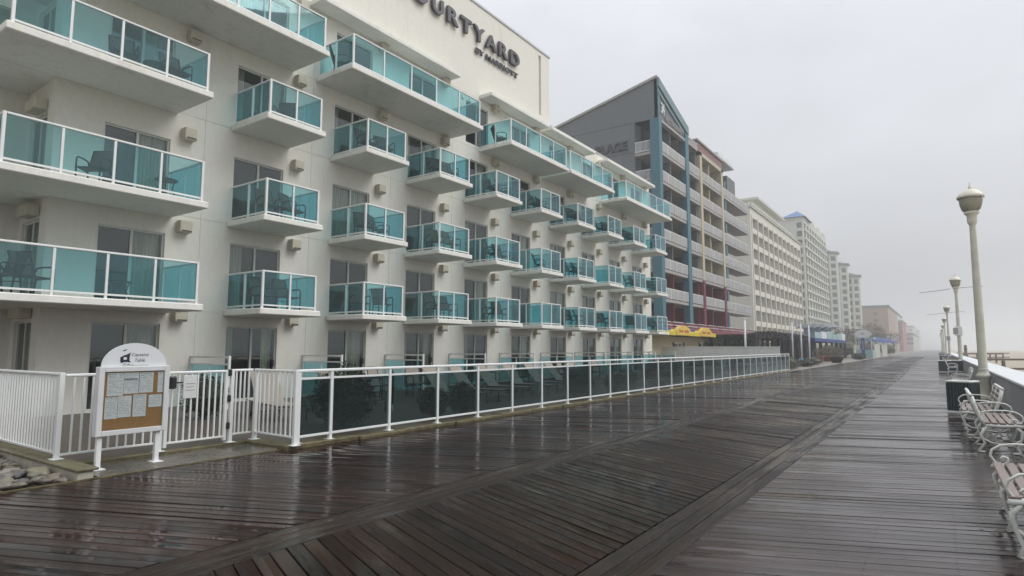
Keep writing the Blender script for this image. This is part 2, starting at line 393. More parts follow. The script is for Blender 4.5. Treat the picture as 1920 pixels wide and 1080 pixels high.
mpn=N.new('ShaderNodeMapping'); mpn.inputs['Scale'].default_value=(1,1,2.2); L.new(tc.outputs['Generated'],mpn.inputs[0]); L.new(mpn.outputs[0],nz.inputs['Vector'])
mr=N.new('ShaderNodeMapRange'); mr.inputs['From Min'].default_value=.3; mr.inputs['From Max'].default_value=.7; mr.inputs['To Min'].default_value=-.11; mr.inputs['To Max'].default_value=.13
L.new(nz.outputs[0],mr.inputs[0])
ad=N.new('ShaderNodeMath'); ad.operation='ADD'; L.new(sp.outputs['Z'],ad.inputs[0]); L.new(mr.outputs[0],ad.inputs[1]); L.new(ad.outputs[0],cr.inputs[0])
mx=N.new('ShaderNodeMix'); mx.data_type='RGBA'; mx.inputs['Factor'].default_value=.85
L.new(hs.outputs[0],mx.inputs[6]); L.new(cr.outputs[0],mx.inputs[7]); L.new(mx.outputs[2],bg.inputs[0])
bg.inputs[1].default_value=.10

sl=bpy.data.lights.new('sun','SUN'); sl.energy=1.25; sl.angle=R(40); sl.color=(1,.97,.93)
so=bpy.data.objects.new('sun',sl); COL.objects.link(so)
d=Vector((math.sin(SUN_AZ)*math.cos(SUN_EL),math.cos(SUN_AZ)*math.cos(SUN_EL),math.sin(SUN_EL)))
so.rotation_euler=d.to_track_quat('Z','Y').to_euler()

# haze box
HZ=mat('x',(1,1,1)); HZ.name='haze_air'
nt=HZ.node_tree; nt.nodes.clear(); o_=nt.nodes.new('ShaderNodeOutputMaterial'); pv=nt.nodes.new('ShaderNodeVolumePrincipled')
pv.inputs['Density'].default_value=.00145; pv.inputs['Color'].default_value=(.90,.92,.94,1); pv.inputs['Anisotropy'].default_value=.0
nt.links.new(pv.outputs[0],o_.inputs['Volume'])
hz=MB().box(-1300,1300,-900,1700,-4,50).build('haze',HZ); hz['kind']='stuff'; hz['label']='pale sea mist hanging in the air over the whole seafront'; hz['category']='haze'

# ------------------------------------------------------------------ setting
g=MB().quad((-1200,-800,-.42),(1200,-800,-.42),(1200,1600,-.42),(-1200,1600,-.42)).build('ground',M['sand'])
struct(g,'sandy ground under the whole seafront')
# gently humped beach
bm_=MB(); nx,ny=26,60
def bz(x,y): return -.30+.55*math.exp(-((x-34)/14)**2)*(.7+.3*noise.noise(Vector((x*.06,y*.03,0))))+.10*noise.noise(Vector((x*.12,y*.1,3)))-max(0,(x-60))*.004
for i in range(nx):
    for j in range(ny):
        xs=[2.25+ (i+a)**2*.17 for a in (0,1)]; ys=[-40+(j+b)**2*.17 for b in (0,1)]
        bm_.quad(*[(xx,yy,bz(xx,yy)) for xx,yy in ((xs[0],ys[0]),(xs[1],ys[0]),(xs[1],ys[1]),(xs[0],ys[1]))])
struct(bm_.build('beach',M['sand'],smooth=True),'pale damp sand beach behind the sea wall')
struct(MB().quad((105,-700,-.38),(1150,-700,-.38),(1150,1500,-.38),(105,1500,-.38)).build('sea',M['water']),'grey sea beyond the sand')
# far promenade surface and deck substrate
sub=MB().quad((-8.62,-6,-.045),(1.36,-6,-.045),(1.36,1000,-.045),(-8.62,1000,-.045)).build('deck_substrate',M['under']); struct(sub,'dark gap under the deck boards')
sub.name='boardwalk_base'
def band(name,xa,xb,ang,m,y0,y1,pitch,gap):
    mb=MB(); t=math.tan(ang)*(xb-xa); y=y0-abs(t); w=pitch-gap; rnd=random.Random(5)
    while y<y1:
        dz=rnd.uniform(-.0022,.0022); tl=rnd.uniform(-.0024,.0024)+ (rnd.uniform(-.004,.004) if rnd.random()<.08 else 0); cup=rnd.uniform(.000,.0022)
        ex=rnd.uniform(-.003,.003)
        segs=5
        n=len(mb.v)
        us=(0,.04,.5,.96,1)
        for k in range(segs+1):
            a=k/segs; x=xa+(xb-xa)*a; yy=y+t*a; wv=rnd.uniform(-.0013,.0013)
            for q in us:
                z=dz+tl*(q-.5)*2-cup*(1-(2*q-1)**2)+wv-(.006 if q in (0,1) else 0)
                mb.v.append((x,yy+w*q,z))
        for k in range(segs):
            for q in range(4):
                a=n+k*5+q; mb.f.append((a,a+5,a+6,a+1))
        # sides
        mb.quad(mb.v[n],mb.v[n+5*segs],(xb,y+t,-.04),(xa,y,-.04)); 
        # keep islands joined so one random value per board
        mb.f.pop(); b0=len(mb.v)-4; mb.v=mb.v[:b0]+[(xb,y+t,-.04),(xa,y,-.04),(xb,y+t+w,-.04),(xa,y+w,-.04)]
        mb.f.append((n,b0+1,b0,n+5*segs)); mb.f.append((n+4,n+5*segs+4,b0+2,b0+3))
        y+=pitch
    return mb
P_=.150
parts=[]
bw=band('boardwalk',-8.58,-4.875,PA,None,-3,150,P_,.009).build('boardwalk',M['plankL'],fix=False); struct(bw,'wet dark brown boards of the landward side of the boardwalk')
bw2=band('boardwalk',-4.395,-2.205,-PA,None,-3,150,P_,.009).build('boardwalk_centre',M['plankM'],fix=False); struct(bw2,'wet diagonal boards down the middle of the boardwalk')
bw3=band('boardwalk',-1.745,1.24,PA,None,-3,150,P_,.009).build('boardwalk_seaward',M['plankR'],fix=False); struct(bw3,'wet dark boards along the sea wall side')
def seam(xa,xb,n):
    mb=MB(); w=(xb-xa)/n; rnd=random.Random(3)
    for i in range(n):
        y=-4+rnd.random()*2
        while y<150:
            l=rnd.choice((3.6,4.2,4.8)); z=rnd.uniform(-.002,.003)
            n0=len(mb.v); us=(0.03,.07,.5,.93,.97)
            for yy in (y,y+l*.33,y+l*.66,y+l-.006):
                wz=rnd.uniform(-.001,.001)
                for q in us: mb.v.append((xa+w*(i+q),yy,z+wz-(.006 if q in (us[0],us[-1]) else 0)-.002*(1-(2*q-1)**2)))
            for k in range(3):
                for q in range(4):
                    a=n0+k*5+q; mb.f.append((a,a+1,a+6,a+5))
            b0=len(mb.v); mb.v+=[(xa+w*(i+.03),y,-.04),(xa+w*(i+.03),y+l-.006,-.04),(xa+w*(i+.97),y,-.04),(xa+w*(i+.97),y+l-.006,-.04)]
            mb.f.append((n0,n0+15,b0+1,b0)); mb.f.append((n0+4,b0+2,b0+3,n0+19))
            y+=l
    return mb
sm=seam(-4.87,-4.40,3); s2=seam(-2.20,-1.75,3); n0=len(sm.v); sm.v+=s2.v; sm.f+=[tuple(n0+i for i in q) for q in s2.f]
struct(sm.build('boardwalk_seams',M['plankS'],fix=False),'two lines of lengthwise boards dividing the boardwalk')
sc_=MB()
for (xa,xb,ang) in ((-8.58,-4.875,PA),(-4.395,-2.205,-PA),(-1.745,1.24,PA)):
    t=math.tan(ang)*(xb-xa); nj=int((xb-xa)/.58)
    y=-3-abs(t)
    while y<15:
        for k in range(nj+1):
            x=xa+.07+(xb-xa-.14)*k/nj; yy=y+math.tan(ang)*(x-xa)
            if yy<1.2: continue
            for q in (.028,.112):
                r_=.0055; sc_.poly([(x+r_*math.cos(a_*PI/3),yy+q+r_*math.sin(a_*PI/3),.0032) for a_ in range(6)])
        y+=P_
struct(sc_.build('screw_heads',mat('rusty_screw',(.008,.006,.005),.5),fix=False),'small dark screw heads in the boards')
far=MB().quad((-8.6,150.3,.0),(1.24,150.3,.0),(1.24,1000,.0),(-8.6,1000,.0)).build('boardwalk_far',mat('far_deck',(.02,.016,.015),.28,var=.2,vscale=.3,bump=.3,bscale=3,stretch=(.3,2,1)))
struct(far,'far misty end of the boardwalk')
# paving landward of the boardwalk
struct(MB().quad((-60,46.9,-.03),(-8.64,46.9,-.03),(-8.64,1000,-.03),(-60,1000,-.03)).build('pavement',mat('far_paving',(.20,.17,.14),.5,var=.2,vscale=.6)),'wet paving in front of the far hotels')
struct(MB().quad((-17.2,3.42,.05),(-9.72,3.42,.05),(-9.72,46.7,.05),(-17.2,46.7,.05)).quad((-9.72,6.32,.05),(-8.8,6.32,.05),(-8.8,46.7,.05),(-9.72,46.7,.05)).build('pool_deck',M['paver']),'wet brown pool terrace behind the glass fence')
struct(MB().box(-9.6,-8.62,3.43,6.03,-.2,.012).build('path',M['concrete']),'wet concrete entry pad with a puddle in front of the gate')
struct(MB().box(-8.619,-8.585,-6,6.0,-.1,.012).build('kerb_edge',M['moss']),'thin yellowed edging strip of the boardwalk')
kb=MB(); rnd=random.Random(9)
y=6.0
while y<46.6:
    l=1.1+rnd.random()*.8; kb.box(-8.80+rnd.uniform(-.01,.01),-8.46+rnd.uniform(-.03,.015),y,min(y+l,46.62)-.006,-.1,.062+rnd.uniform(-.012,.008),.012); y+=l
kb.box(-9.74,-8.83,6.0,6.29,-.1,.058,.012); kb.box(-9.76,-9.607,3.44,5.99,-.1,.055,.01)
struct(kb.build('kerb',M['moss']),'rough mossy yellow-brown kerb under the glass fence')
kw=MB().box(-13.5,-8.63,3.20,3.38,-.5,.10,.01).build('kerb_retaining',[M['kerbwall']]); struct(kw,'low pale retaining kerb beside the cobbles')
kw=MB().box(-13.5,-8.60,3.17,3.425,.101,.135,.008).build('kerb_coping',[M['mosscap']]); struct(kw,'mossy coping on the low kerb')
struct(MB().quad((-30,-12,-.24),(-8.63,-12,-.19),(-8.63,3.2,-.19),(-30,3.2,-.24)).build('soil',mat('soil',(.04,.033,.025),.8,var=.3,vscale=4)),'dark soil below the cobbles')

# cobbles
def rockmesh(seed):
    import bmesh
    bm=bmesh.new(); bmesh.ops.create_icosphere(bm,subdivisions=3,radius=1)
    for v in bm.verts:
        n=noise.noise(v.co*1.1+Vector((seed*3.1,0,0)))*.45+noise.noise(v.co*2.3+Vector((0,seed*5,0)))*.12
        v.co*= (1+n); v.co.z*=.55; v.co.x*=1.15
    me=bpy.data.meshes.new('cobble'); bm.to_mesh(me); bm.free(); me.materials.append(M['rock'])
    me.polygons.foreach_set('use_smooth',[True]*len(me.polygons)); return me
RM=[rockmesh(i) for i in range(5)]
rnd=random.Random(21); placed=[]
tries=0
while len(placed)<290 and tries<30000:
    tries+=1
    x=rnd.uniform(-12.2,-8.72); yy=rnd.uniform(.9,3.12); r=rnd.uniform(.05,.115)
    if all((x-a)**2+(yy-b)**2>((r+q)*.70)**2 for a,b,q in placed):
        placed.append((x,yy,r))
for i,(x,yy,r) in enumerate(placed):
    if yy+r*1.1>3.17: yy=3.17-r*1.1
    if x+r*1.2>-8.64: x=-8.64-r*1.2
    o=bpy.data.objects.new('cobble',RM[i%5]); COL.objects.link(o)
    gz=-.15+.11*min(1,max(0,(yy-1.5)/1.2))+.02*rnd.random()
    o.location=(x,yy,gz+r*.42+rnd.uniform(0,.03)); o.scale=(r*1.05,r,r); o.rotation_euler=(rnd.uniform(-.3,.3),rnd.uniform(-.3,.3),rnd.uniform(0,6.28))
    tag(o,'wet rounded cobblestone in the bed beside the low mossy kerb','stone','cobbles in the bed by the kerb')

# ------------------------------------------------------------------ leafy helper
def foliage(name,center,rad,n,size,m,parent=None,seed=1,gaps=.25,flat=0):
    rnd=random.Random(seed); mb=MB(); c=Vector(center)
    while n>0:
        d=Vector((rnd.gauss(0,1),rnd.gauss(0,1),rnd.gauss(0,1))).normalized()
        rr=rnd.uniform(.55,1.0)**.6
        nn=noise.noise(d*2.2+Vector((seed,seed*.3,0)))
        if nn<-.32 and rnd.random()<gaps*2: n-=1; continue
        rr*=1+nn*.28
        p=c+Vector((d.x*rad[0],d.y*rad[1],d.z*rad[2]))*rr
        u=Vector((rnd.gauss(0,1),rnd.gauss(0,1),rnd.gauss(0,1))).normalized(); v=u.orthogonal().normalized()
        s=size*rnd.uniform(.6,1.4)
        mb.poly([p-u*s,p+v*s*.45,p+u*s,p-v*s*.45]); n-=1
    return mb.build(name,m,parent,fix=False)

# ------------------------------------------------------------------ wall with openings
def relief(mb,axis,plane,out,us,vs,cells,u0,u1,v0,v1):
    """front surface in plane with cells sunk: cells=[(ua,ub,va,vb,depth,back)]"""
    U=sorted(set([u0,u1]+[min(max(q,u0),u1) for c_ in cells for q in c_[:2]])); V=sorted(set([v0,v1]+[min(max(q,v0),v1) for c_ in cells for q in c_[2:4]]))
    D={}
    for i in range(len(U)-1):
        um=(U[i]+U[i+1])/2
        for j in range(len(V)-1):
            vm_=(V[j]+V[j+1])/2; d=0; bk=True
            for c_ in cells:
                if c_[0]<um<c_[1] and c_[2]<vm_<c_[3] and c_[4]>d: d=c_[4]; bk=c_[5]
            D[i,j]=(d,bk)
    def P(u,v,d):
        q=plane-out*d
        return (q,u,v) if axis=='x' else (u,q,v)
    nI,nJ=len(U)-1,len(V)-1
    for i in range(nI):
        j=0
        while j<nJ:
            d,bk=D[i,j]; k=j
            while k+1<nJ and D[i,k+1]==(d,bk): k+=1
            if d==0 or bk: mb.quad(P(U[i],V[j],d),P(U[i+1],V[j],d),P(U[i+1],V[k+1],d),P(U[i],V[k+1],d))
            j=k+1
    for i in range(nI):
        for j in range(nJ):
            d=D[i,j][0]
            if i+1<nI and D[i+1,j][0]!=d:
                e_=D[i+1,j][0]; mb.quad(P(U[i+1],V[j],d),P(U[i+1],V[j],e_),P(U[i+1],V[j+1],e_),P(U[i+1],V[j+1],d))
            if j+1<nJ and D[i,j+1][0]!=d:
                e_=D[i,j+1][0]; mb.quad(P(U[i],V[j+1],d),P(U[i],V[j+1],e_),P(U[i+1],V[j+1],e_),P(U[i+1],V[j+1],d))
    return mb

# text -> mesh
def text(body,m,name,parent,plane,pos,width=None,height=None,depth=.02,bold=0.0,space=1.0,shear=0):
    cu=bpy.data.curves.new('t','FONT'); cu.body=body; cu.size=1; cu.extrude=.5; cu.offset=bold; cu.space_character=space; cu.shear=shear; cu.resolution_u=3
    o=bpy.data.objects.new('t',cu); COL.objects.link(o)
    dg=bpy.context.evaluated_depsgraph_get(); me=bpy.data.meshes.new_from_object(o.evaluated_get(dg))
    bpy.data.objects.remove(o); bpy.data.curves.remove(cu)
    xs=[v.co.x for v in me.vertices]; ys=[v.co.y for v in me.vertices]; x0,x1,y0,y1=min(xs),max(xs),min(ys),max(ys)
    sx=width/(x1-x0) if width else None; sy_=height/(y1-y0) if height else None
    if sx is None: sx=sy_
    if sy_ is None: sy_=sx
    off=OFF.get(parent.name,Vector((0,0,0))) if parent else Vector((0,0,0))
    for v in me.vertices:
        a=(v.co.x-x0)*sx; b=(v.co.y-y0)*sy_; z=(v.co.z+.5)*depth
        q=(pos[0]+z,pos[1]+a,pos[2]+b) if plane=='x' else (pos[0]+a,pos[1]-z,pos[2]+b)
        v.co=Vector(q)-off
    me.materials.clear(); me.materials.append(m)
    ob=bpy.data.objects.new(name,me); COL.objects.link(ob)
    if parent: ob.parent=parent
    return ob

# ------------------------------------------------------------------ white hotel
W=-16.8; BF=-15.09; Y0=9.73; SP=3.595; BW=1.72
FZ=[.05,2.69,5.28,8.17,10.76]        # floor levels
WT=[2.23,4.65,7.24,10.08,12.72]      # window heads
RT=[None,3.74,6.33,9.20,11.84]
hotel=thing('hotel','white stucco seafront hotel with turquoise glass balconies and rooftop lettering','hotel',(W,20,0))
cols=[6.30]+[Y0+SP*k for k in range(9)]
cells=[]; wins=[]
for fl in range(5):
    for i,yc in enumerate(cols):
        wd=1.6 if i==0 else 1.66
        z0=FZ[fl]+.04; cells.append((yc,yc+wd,z0,WT[fl],.14,False)); wins.append((fl,i,yc,wd,z0,WT[fl]))
YEND=41.75
for z in (2.60,5.20,8.06,10.64,13.05): cells.append((5.25,YEND,z,z+.012,.012,True))
for k in range(-1,9): 
    cells.append((12.42+SP*k,12.43+SP*k,.2,13.0,.010,True))
cells.append((26.62,26.88,14.0,17.3,.10,True))
mb=MB()
relief(mb,'x',W,1,None,None,[c_ for c_ in cells],5.25,YEND,.0,13.75)
wall=mb
relief(wall,'x',W,1,None,None,[(26.62,26.88,14.05,17.35,.10,True)],5.25,27.73,13.75,17.62)
# recessed left part and side return
relief(wall,'x',-18.62,1,None,None,[(5.25-3.6,5.25-1.9,FZ[k]+.04,WT[k],.14,False) for k in range(5)],-14,5.25,0,17.62)
relief(wall,'y',5.25,-1,None,None,[(-18.35,-17.25,FZ[k]+.04,WT[k],.12,False) for k in range(5)],-18.62,W,0,17.62)
wall.quad((W,27.73,13.75),(-34,27.73,13.75),(-34,27.73,17.62),(W,27.73,17.62))
wall.quad((W,YEND,0),(-34,YEND,0),(-34,YEND,13.75),(W,YEND,13.75))
wall.quad((-34,-14,0),(-34,YEND,0),(-34,YEND,13.75),(-34,-14,13.75)).quad((-34,-14,13.75),(-34,27.73,13.75),(-34,27.73,17.62),(-34,-14,17.62))
wall.quad((-18.62,-14,0),(-34,-14,0),(-34,-14,17.62),(-18.62,-14,17.62))
wall.build('wall',M['stucco'],hotel,fix=False)
rf=MB().box(-34,W+.04,27.75,YEND+.04,13.70,13.80).box(-34,-18.66,-14.05,5.2,17.58,17.68).box(-34,W+.04,5.2,27.77,17.58,17.68)
rf.build('roof',mat('parapet_cap',(.40,.41,.42),.5),hotel)
# planes coloured dark to stand for the unlit rooms behind the windows
MB().box(-17.9,-17.6,5.5,41.2,.0,13.0).build('room_shade_plane',M['room'],hotel)
MB().box(-19.6,-19.4,-6,5.1,.0,13.0).box(-18.55,-17.0,6.1,6.2,0,13).build('room_shade_plane',M['room'],hotel)
rnd=random.Random(4)
def window(x,yc,wd,z0,z1,cur,facing='x',handle=False):
    """sliding door: frame (part) > pane, curtain, handle"""
    def bx(mb,u0,u1,d0,d1,v0,v1,b=0):
        if facing=='x': mb.box(x-d1,x-d0,u0,u1,v0,v1,b)
        else: mb.box(u0,u1,x+d0,x+d1,v0,v1,b)
    t=.045; fr=MB()
    bx(fr,yc,yc+t,.06,.13,z0,z1); bx(fr,yc+wd-t,yc+wd,.06,.13,z0,z1); bx(fr,yc+t,yc+wd-t,.06,.13,z1-t,z1); bx(fr,yc+t,yc+wd-t,.06,.13,z0,z0+t)
    bx(fr,yc+wd/2-.03,yc+wd/2+.03,.055,.12,z0+t,z1-t)
    fo=fr.build('window',M['winframe'],hotel)
    p=MB(); bx(p,yc+t,yc+wd/2-.03,.095,.101,z0+t,z1-t); bx(p,yc+wd/2+.03,yc+wd-t,.08,.086,z0+t,z1-t); p.build('pane',M['wglass'],fo)
    if cur:
        cm=MB(); 
        for a,b in cur:
            # pleated cloth
            n=int((b-a)*wd/.05)+2; pts=[]
            for k in range(n+1):
                u=yc+a*wd+(b-a)*wd*k/n; pts.append((u,.20+.025*(k%2)+rnd.uniform(-.006,.006)))
            for k in range(n):
                (ua,da),(ub,db)=pts[k],pts[k+1]
                if facing=='x': cm.quad((x-da,ua,z0),(x-db,ub,z0),(x-db,ub,z1-.02),(x-da,ua,z1-.02))
                else: cm.quad((ua,x+da,z0),(ub,x+db,z0),(ub,x+db,z1-.02),(ua,x+da,z1-.02))
        cm.build('curtain',M['curtain'],fo,fix=False)
    if handle:
        h=MB(); bx(h,yc+wd-.11,yc+wd-.05,.02,.06,z0+.95,z0+1.15,.01); h.build('handle',M['black'],fo)
    # louvred head strip in the reveal
    return fo
opts=[[],[(.04,.30)],[(.55,.97)],[(.04,.48)],[(.04,.97)],[(.04,.2),(.75,.97)],[]]
for (fl,i,yc,wd,z0,z1) in wins:
    cur=rnd.choice(opts)
    if i==0: cur=[(.55,.97)]
    window(W,yc,wd,z0,z1,cur,handle=(fl==0))
for k in range(5):
    window(-18.62,1.65,1.7,FZ[k]+.04,WT[k],[(.04,.4)])
    window(5.25,-18.35,1.1,FZ[k]+.04,WT[k],[(.3,.6)],facing='y')
# vent covers beside every window
for (fl,i,yc,wd,z0,z1) in wins:
    zc=z1+.07; ya=yc+wd+.26; mbx=MB().box(W+.002,W+.25,ya,ya+.34,zc,zc+.33,.02)
    o=mbx.build('vent_cover',M['acbox'],hotel)
    MB().box(W+.252,W+.256,ya+.05,ya+.31,zc+.03,zc+.06).build('slot',M['room'],o)
for k in range(5):
    zc=WT[k]+.05; MB().box(-17.9,-17.25,4.97,5.248,zc,zc+.27,.02).build('vent_cover',M['acbox'],hotel)

def balcony(y0,y1,zf,zr,np,leftback=None,ns=2,rightside=True,name='balcony',slab_l=.13,slab_r=.13):
    """slab part > railing, glass_panel"""
    th=.17; s=MB(); xf=BF+.12
    if leftback is None: s.box(W+.002,xf,y0-slab_l,y1+slab_r,zf-th,zf,.02)
    else:
        s.box(W+.002,xf,y0-slab_l,y1+slab_r,zf-th,zf,.02); s.box(leftback+.002,W+.001,y0-slab_l,5.248,zf-th+.001,zf-.001,.0)
    so_=s.build(name,M['slab'],hotel)
    r=MB(); pw=.05
    def post(x,y): r.box(x-pw/2,x+pw/2,y-pw/2,y+pw/2,zf,zr-.052)
    def run(xa,ya,xb,yb,n):
        for k in range(1,n): post(xa+(xb-xa)*k/n,ya+(yb-ya)*k/n)
        if xa==xb:
            r.box(xa-.03,xa+.03,min(ya,yb)+.031,max(ya,yb)-.031,zr-.05,zr,.012); r.box(xa-.02,xa+.02,min(ya,yb)+.025,max(ya,yb)-.025,zf+.07,zf+.11)
        else:
            r.box(min(xa,xb),max(xa,xb)-.031,ya-.03,ya+.03,zr-.05,zr,.012); r.box(min(xa,xb),max(xa,xb)-.025,ya-.02,ya+.02,zf+.07,zf+.11)
    for yy in (y0,y1): r.box(BF-.03,BF+.03,yy-.03,yy+.03,zf,zr+.001,.006)
    run(BF,y0,BF,y1,np)
    lb=leftback if leftback is not None else W
    run(lb+.01,y0,BF,y0,ns if leftback is None else ns+1)
    if rightside: run(W+.01,y1,BF,y1,ns)
    r.build('railing',M['white'],so_)
    for k in range(np):
        a=y0+(y1-y0)*k/np+.03; b=y0+(y1-y0)*(k+1)/np-.03
        MB().box(BF-.005,BF+.005,a,b,zf+.11,zr-.05).build('glass_panel',M['bglass'],so_)
    n=ns if leftback is None else ns+1
    for k in range(n):
        a=lb+(BF-lb)*k/n+.03; b=lb+(BF-lb)*(k+1)/n-.03
        MB().box(a,b,y0-.005,y0+.005,zf+.11,zr-.05).build('glass_panel',M['bglass'],so_)
    if rightside:
        for k in range(ns):
            a=W+(BF-W)*k/ns+.03; b=W+(BF-W)*(k+1)/ns-.03
            MB().box(a,b,y1-.005,y1+.005,zf+.11,zr-.05).build('glass_panel',M['bglass'],so_)
    return so_
for fl in (1,2,3):
    for k in range(9): balcony(Y0+SP*k,Y0+SP*k+BW,FZ[fl],RT[fl],2)
    balcony(3.88,7.92,FZ[fl],RT[fl],4,leftback=-18.62)
zf,zr=FZ[4],RT[4]
balcony(3.88,11.50,zf,zr,8,leftback=-18.62)
balcony(12.64,19.31,zf,zr,5); balcony(21.60,26.50,zf,zr,4,slab_r=.1); balcony(26.97,31.90,zf,zr,4,slab_l=.1); balcony(33.87,41.27,zf,zr,6)
# roof canopies
for a,b in ((3.6,11.3),(12.15,19.3),(21.5,26.6),(26.85,31.85),(33.5,41.2)):
    MB().box(W+.002,-16.08 if a>12 else -16.08,a,b,13.12,13.30,.02).build('canopy',M['slab'],hotel)
# low scuppers / small lights under canopies
for k,(yy) in enumerate((20.2,20.7,32.6)):
    MB().box(W+.002,W+.06,yy,yy+.12,12.7,12.86,.01).build('wall_light',M['whitedull'],hotel)
# lettering
xs={'C':15.98,'O':16.95,'U':18.0,'R':19.03,'T':19.9,'Y':20.88,'A':21.8,'R2':22.77,'D':23.72}
for ch,ya,wd in (('C',16.0,.74),('O',16.95,.84),('U',18.06,.70),('R',19.03,.74),('T',19.92,.78),('Y',20.84,.84),('A',21.76,.86),('R',22.82,.74),('D',23.78,.80)):
    text(ch,M['letter'],'letter',hotel,'x',(W+.05,ya,15.74),width=wd,height=.70,depth=.13,bold=.035)
text('BY MARRIOTT',M['letter'],'lettering',hotel,'x',(W+.04,21.1,15.17),width=3.42,height=.26,depth=.07,bold=.02)
# terrace partitions between ground-floor rooms
for k in range(10):
    yp=8.75+SP*k
    pt=MB(); pt.box(-14.92,-14.86,yp-.03,yp+.03,.05,1.40,.006).box(-16.77,-14.93,yp-.025,yp+.025,1.34,1.39).box(-16.77,-14.93,yp-.02,yp+.02,1.16,1.20).box(-16.77,-14.93,yp-.02,yp+.02,.12,.16).box(-16.79,-16.73,yp-.03,yp+.03,.05,1.40,.006).box(-15.86,-15.82,yp-.02,yp+.02,.16,1.16)
    t=thing('patio_screen','white framed turquoise glass patio screen, %s from the left along the terrace'%ordn(k),'screen',(-15.8,yp,.05),'glass screens between the ground floor patios')
    pt.build('frame',M['white'],t)
    MB().box(-16.72,-15.87,yp-.005,yp+.005,.16,1.16).build('glass_panel',M['bglass'],t)
    MB().box(-15.81,-14.93,yp-.005,yp+.005,.16,1.16).build('glass_panel',M['bglass'],t)

# ------------------------------------------------------------------ chairs and tables
def make_chair(label,fm,sm_,name='chair'):
    t=thing(name,label,'chair')
    # faces +x ; seat depth .48 width .5
    for s_ in (-1,1):
        y=s_*.26
        fr=MB().tube([(.24,y,0),(.25,y,.40),(.25,y,.60),(.20,y,.645),(.0,y,.65),(-.16,y,.63),(-.20,y,.55)],.02,8)
        fr.tube([(-.22,y,0),(-.17,y,.38),(-.25,y,.62),(-.36,y,.95)],.02,8)
        fr.tube([(-.175,y,.38),(.25,y,.41)],.02,8)
        fr.build('side_frame',fm,t,smooth=True)
    MB().tube([(-.36,-.26,.95),(-.38,0,.965),(-.36,.26,.95)],.014,8).tube([(.25,-.26,.40),(.25,.26,.40)],.012,8).tube([(-.20,-.26,.30),(-.20,.26,.30)],.010,6).build('cross_bar',fm,t,smooth=True)
    st=MB(); prof=[(.25,.412),(.12,.398),(-.05,.39),(-.16,.40),(-.185,.43),(-.22,.53),(-.29,.74),(-.36,.95)]
    for (a,b),(c_,d_) in zip(prof,prof[1:]):
        st.quad((a,-.245,b),(a,.245,b),(c_,.245,d_),(c_,-.245,d_)); st.quad((a,-.245,b-.006),(c_,-.245,d_-.006),(c_,.245,d_-.006),(a,.245,b-.006))
    st.build('seat',sm_,t,fix=False)
    return t
def make_table(label,m_,r=.26,h=.45):
    t=thing('side_table',label,'table')
    pr=[(0,h),(r-.01,h),(r,h-.01),(r-.01,h-.025),(0,h-.025)]
    MB().lathe(0,0,pr,20).build('table_top',m_,t)
    for k in range(3):
        a=k*2*PI/3+.4; MB().tube([(math.cos(a)*r*.8,math.sin(a)*r*.8,h-.02),(math.cos(a)*r*.55,math.sin(a)*r*.55,h*.5),(math.cos(a)*r*.85,math.sin(a)*r*.85,0)],.014,6).build('leg',m_,t,smooth=True)
    return t
chair0=None
fname={1:'lowest',2:'middle',3:'upper'}
def put_chair(x,y,z,rz,label,src,group):
    o=dup(src,(x,y,z),rz,label); o['group']=group; return o
CH=make_chair('x',M['black'],M['sling']); TB=make_table('x',M['black'])
TC=make_chair('x',M['bronze'],M['tansling'])
rnd=random.Random(8)
G='sling chairs on the hotel balconies'
for fl in (1,2,3):
    for k in range(9):
        y=Y0+SP*k; z=FZ[fl]; skip=(fl,k) in ((1,4),(2,6),(3,8)); one=(fl,k) in ((3,0),(2,4),(1,7))
        if skip: continue
        if not one: put_chair(-15.72+rnd.uniform(-.12,.08),y+.48,z,rnd.uniform(-.55,.35),'black framed sling chair, left of two, on the %s balcony of the %s narrow column'%(fname[fl],ordn(k)),CH,G)
        if one: put_chair(-15.8,y+.95,z,rnd.uniform(-1.0,.6),'single black framed sling chair on the %s balcony of the %s narrow column'%(fname[fl],ordn(k)),CH,G); continue
        put_chair(-15.66+rnd.uniform(-.14,.10),y+1.26,z,rnd.uniform(-.5,.5),'black framed sling chair, right of two, on the %s balcony of the %s narrow column'%(fname[fl],ordn(k)),CH,G)
for x,y,fl,rz,lb in ((-15.6,6.15,3,-.2,'dark sling chair left of the table on the upper corner balcony'),(-15.55,7.35,3,.1,'dark sling chair by the right end of the upper corner balcony'),
    (-15.7,5.75,2,-.9,'dark sling chair standing alone on the middle corner balcony'),(-15.8,4.25,1,-1.2,'dark sling chair at the far left of the lowest corner balcony'),(-15.75,4.75,1,.5,'broad backed dark sling chair beside the post of the lowest corner balcony'),
    (-16.1,12.95,4,.9,'dark sling chair at the near end of the long top balcony beside the lettering'),(-16.0,22.0,4,.9,'dark sling chair at the near end of the second long top balcony')):
    put_chair(x,y,FZ[fl],rz,lb,CH,G)
for x,y,fl,lb in ((-15.6,6.85,3,'round black side table between two chairs on the upper corner balcony'),(-15.4,7.2,2,'round black side table at the right of the middle corner balcony'),(-15.5,6.35,1,'round black side table alone on the lowest corner balcony'),
                  (-15.75,Y0+.88,2,'round black side table on the middle balcony of the first narrow column')):
    o=dup(TB,(x,y,FZ[fl]),.3,lb); o['group']='side tables on the hotel balconies'
k=0
for x,y,rz in ((-14.3,13.4,.2),(-14.2,14.9,-.3),(-14.4,17.6,.5),(-14.2,18.7,-.2),(-14.3,21.2,.2),(-14.3,24.9,.1),(-14.3,28.4,-.2)):
    put_chair(x,y,.05,rz,'tan patio chair with bronze arms on the terrace, %s from the left'%ordn(k),TC,'tan patio chairs by the ground floor rooms'); k+=1
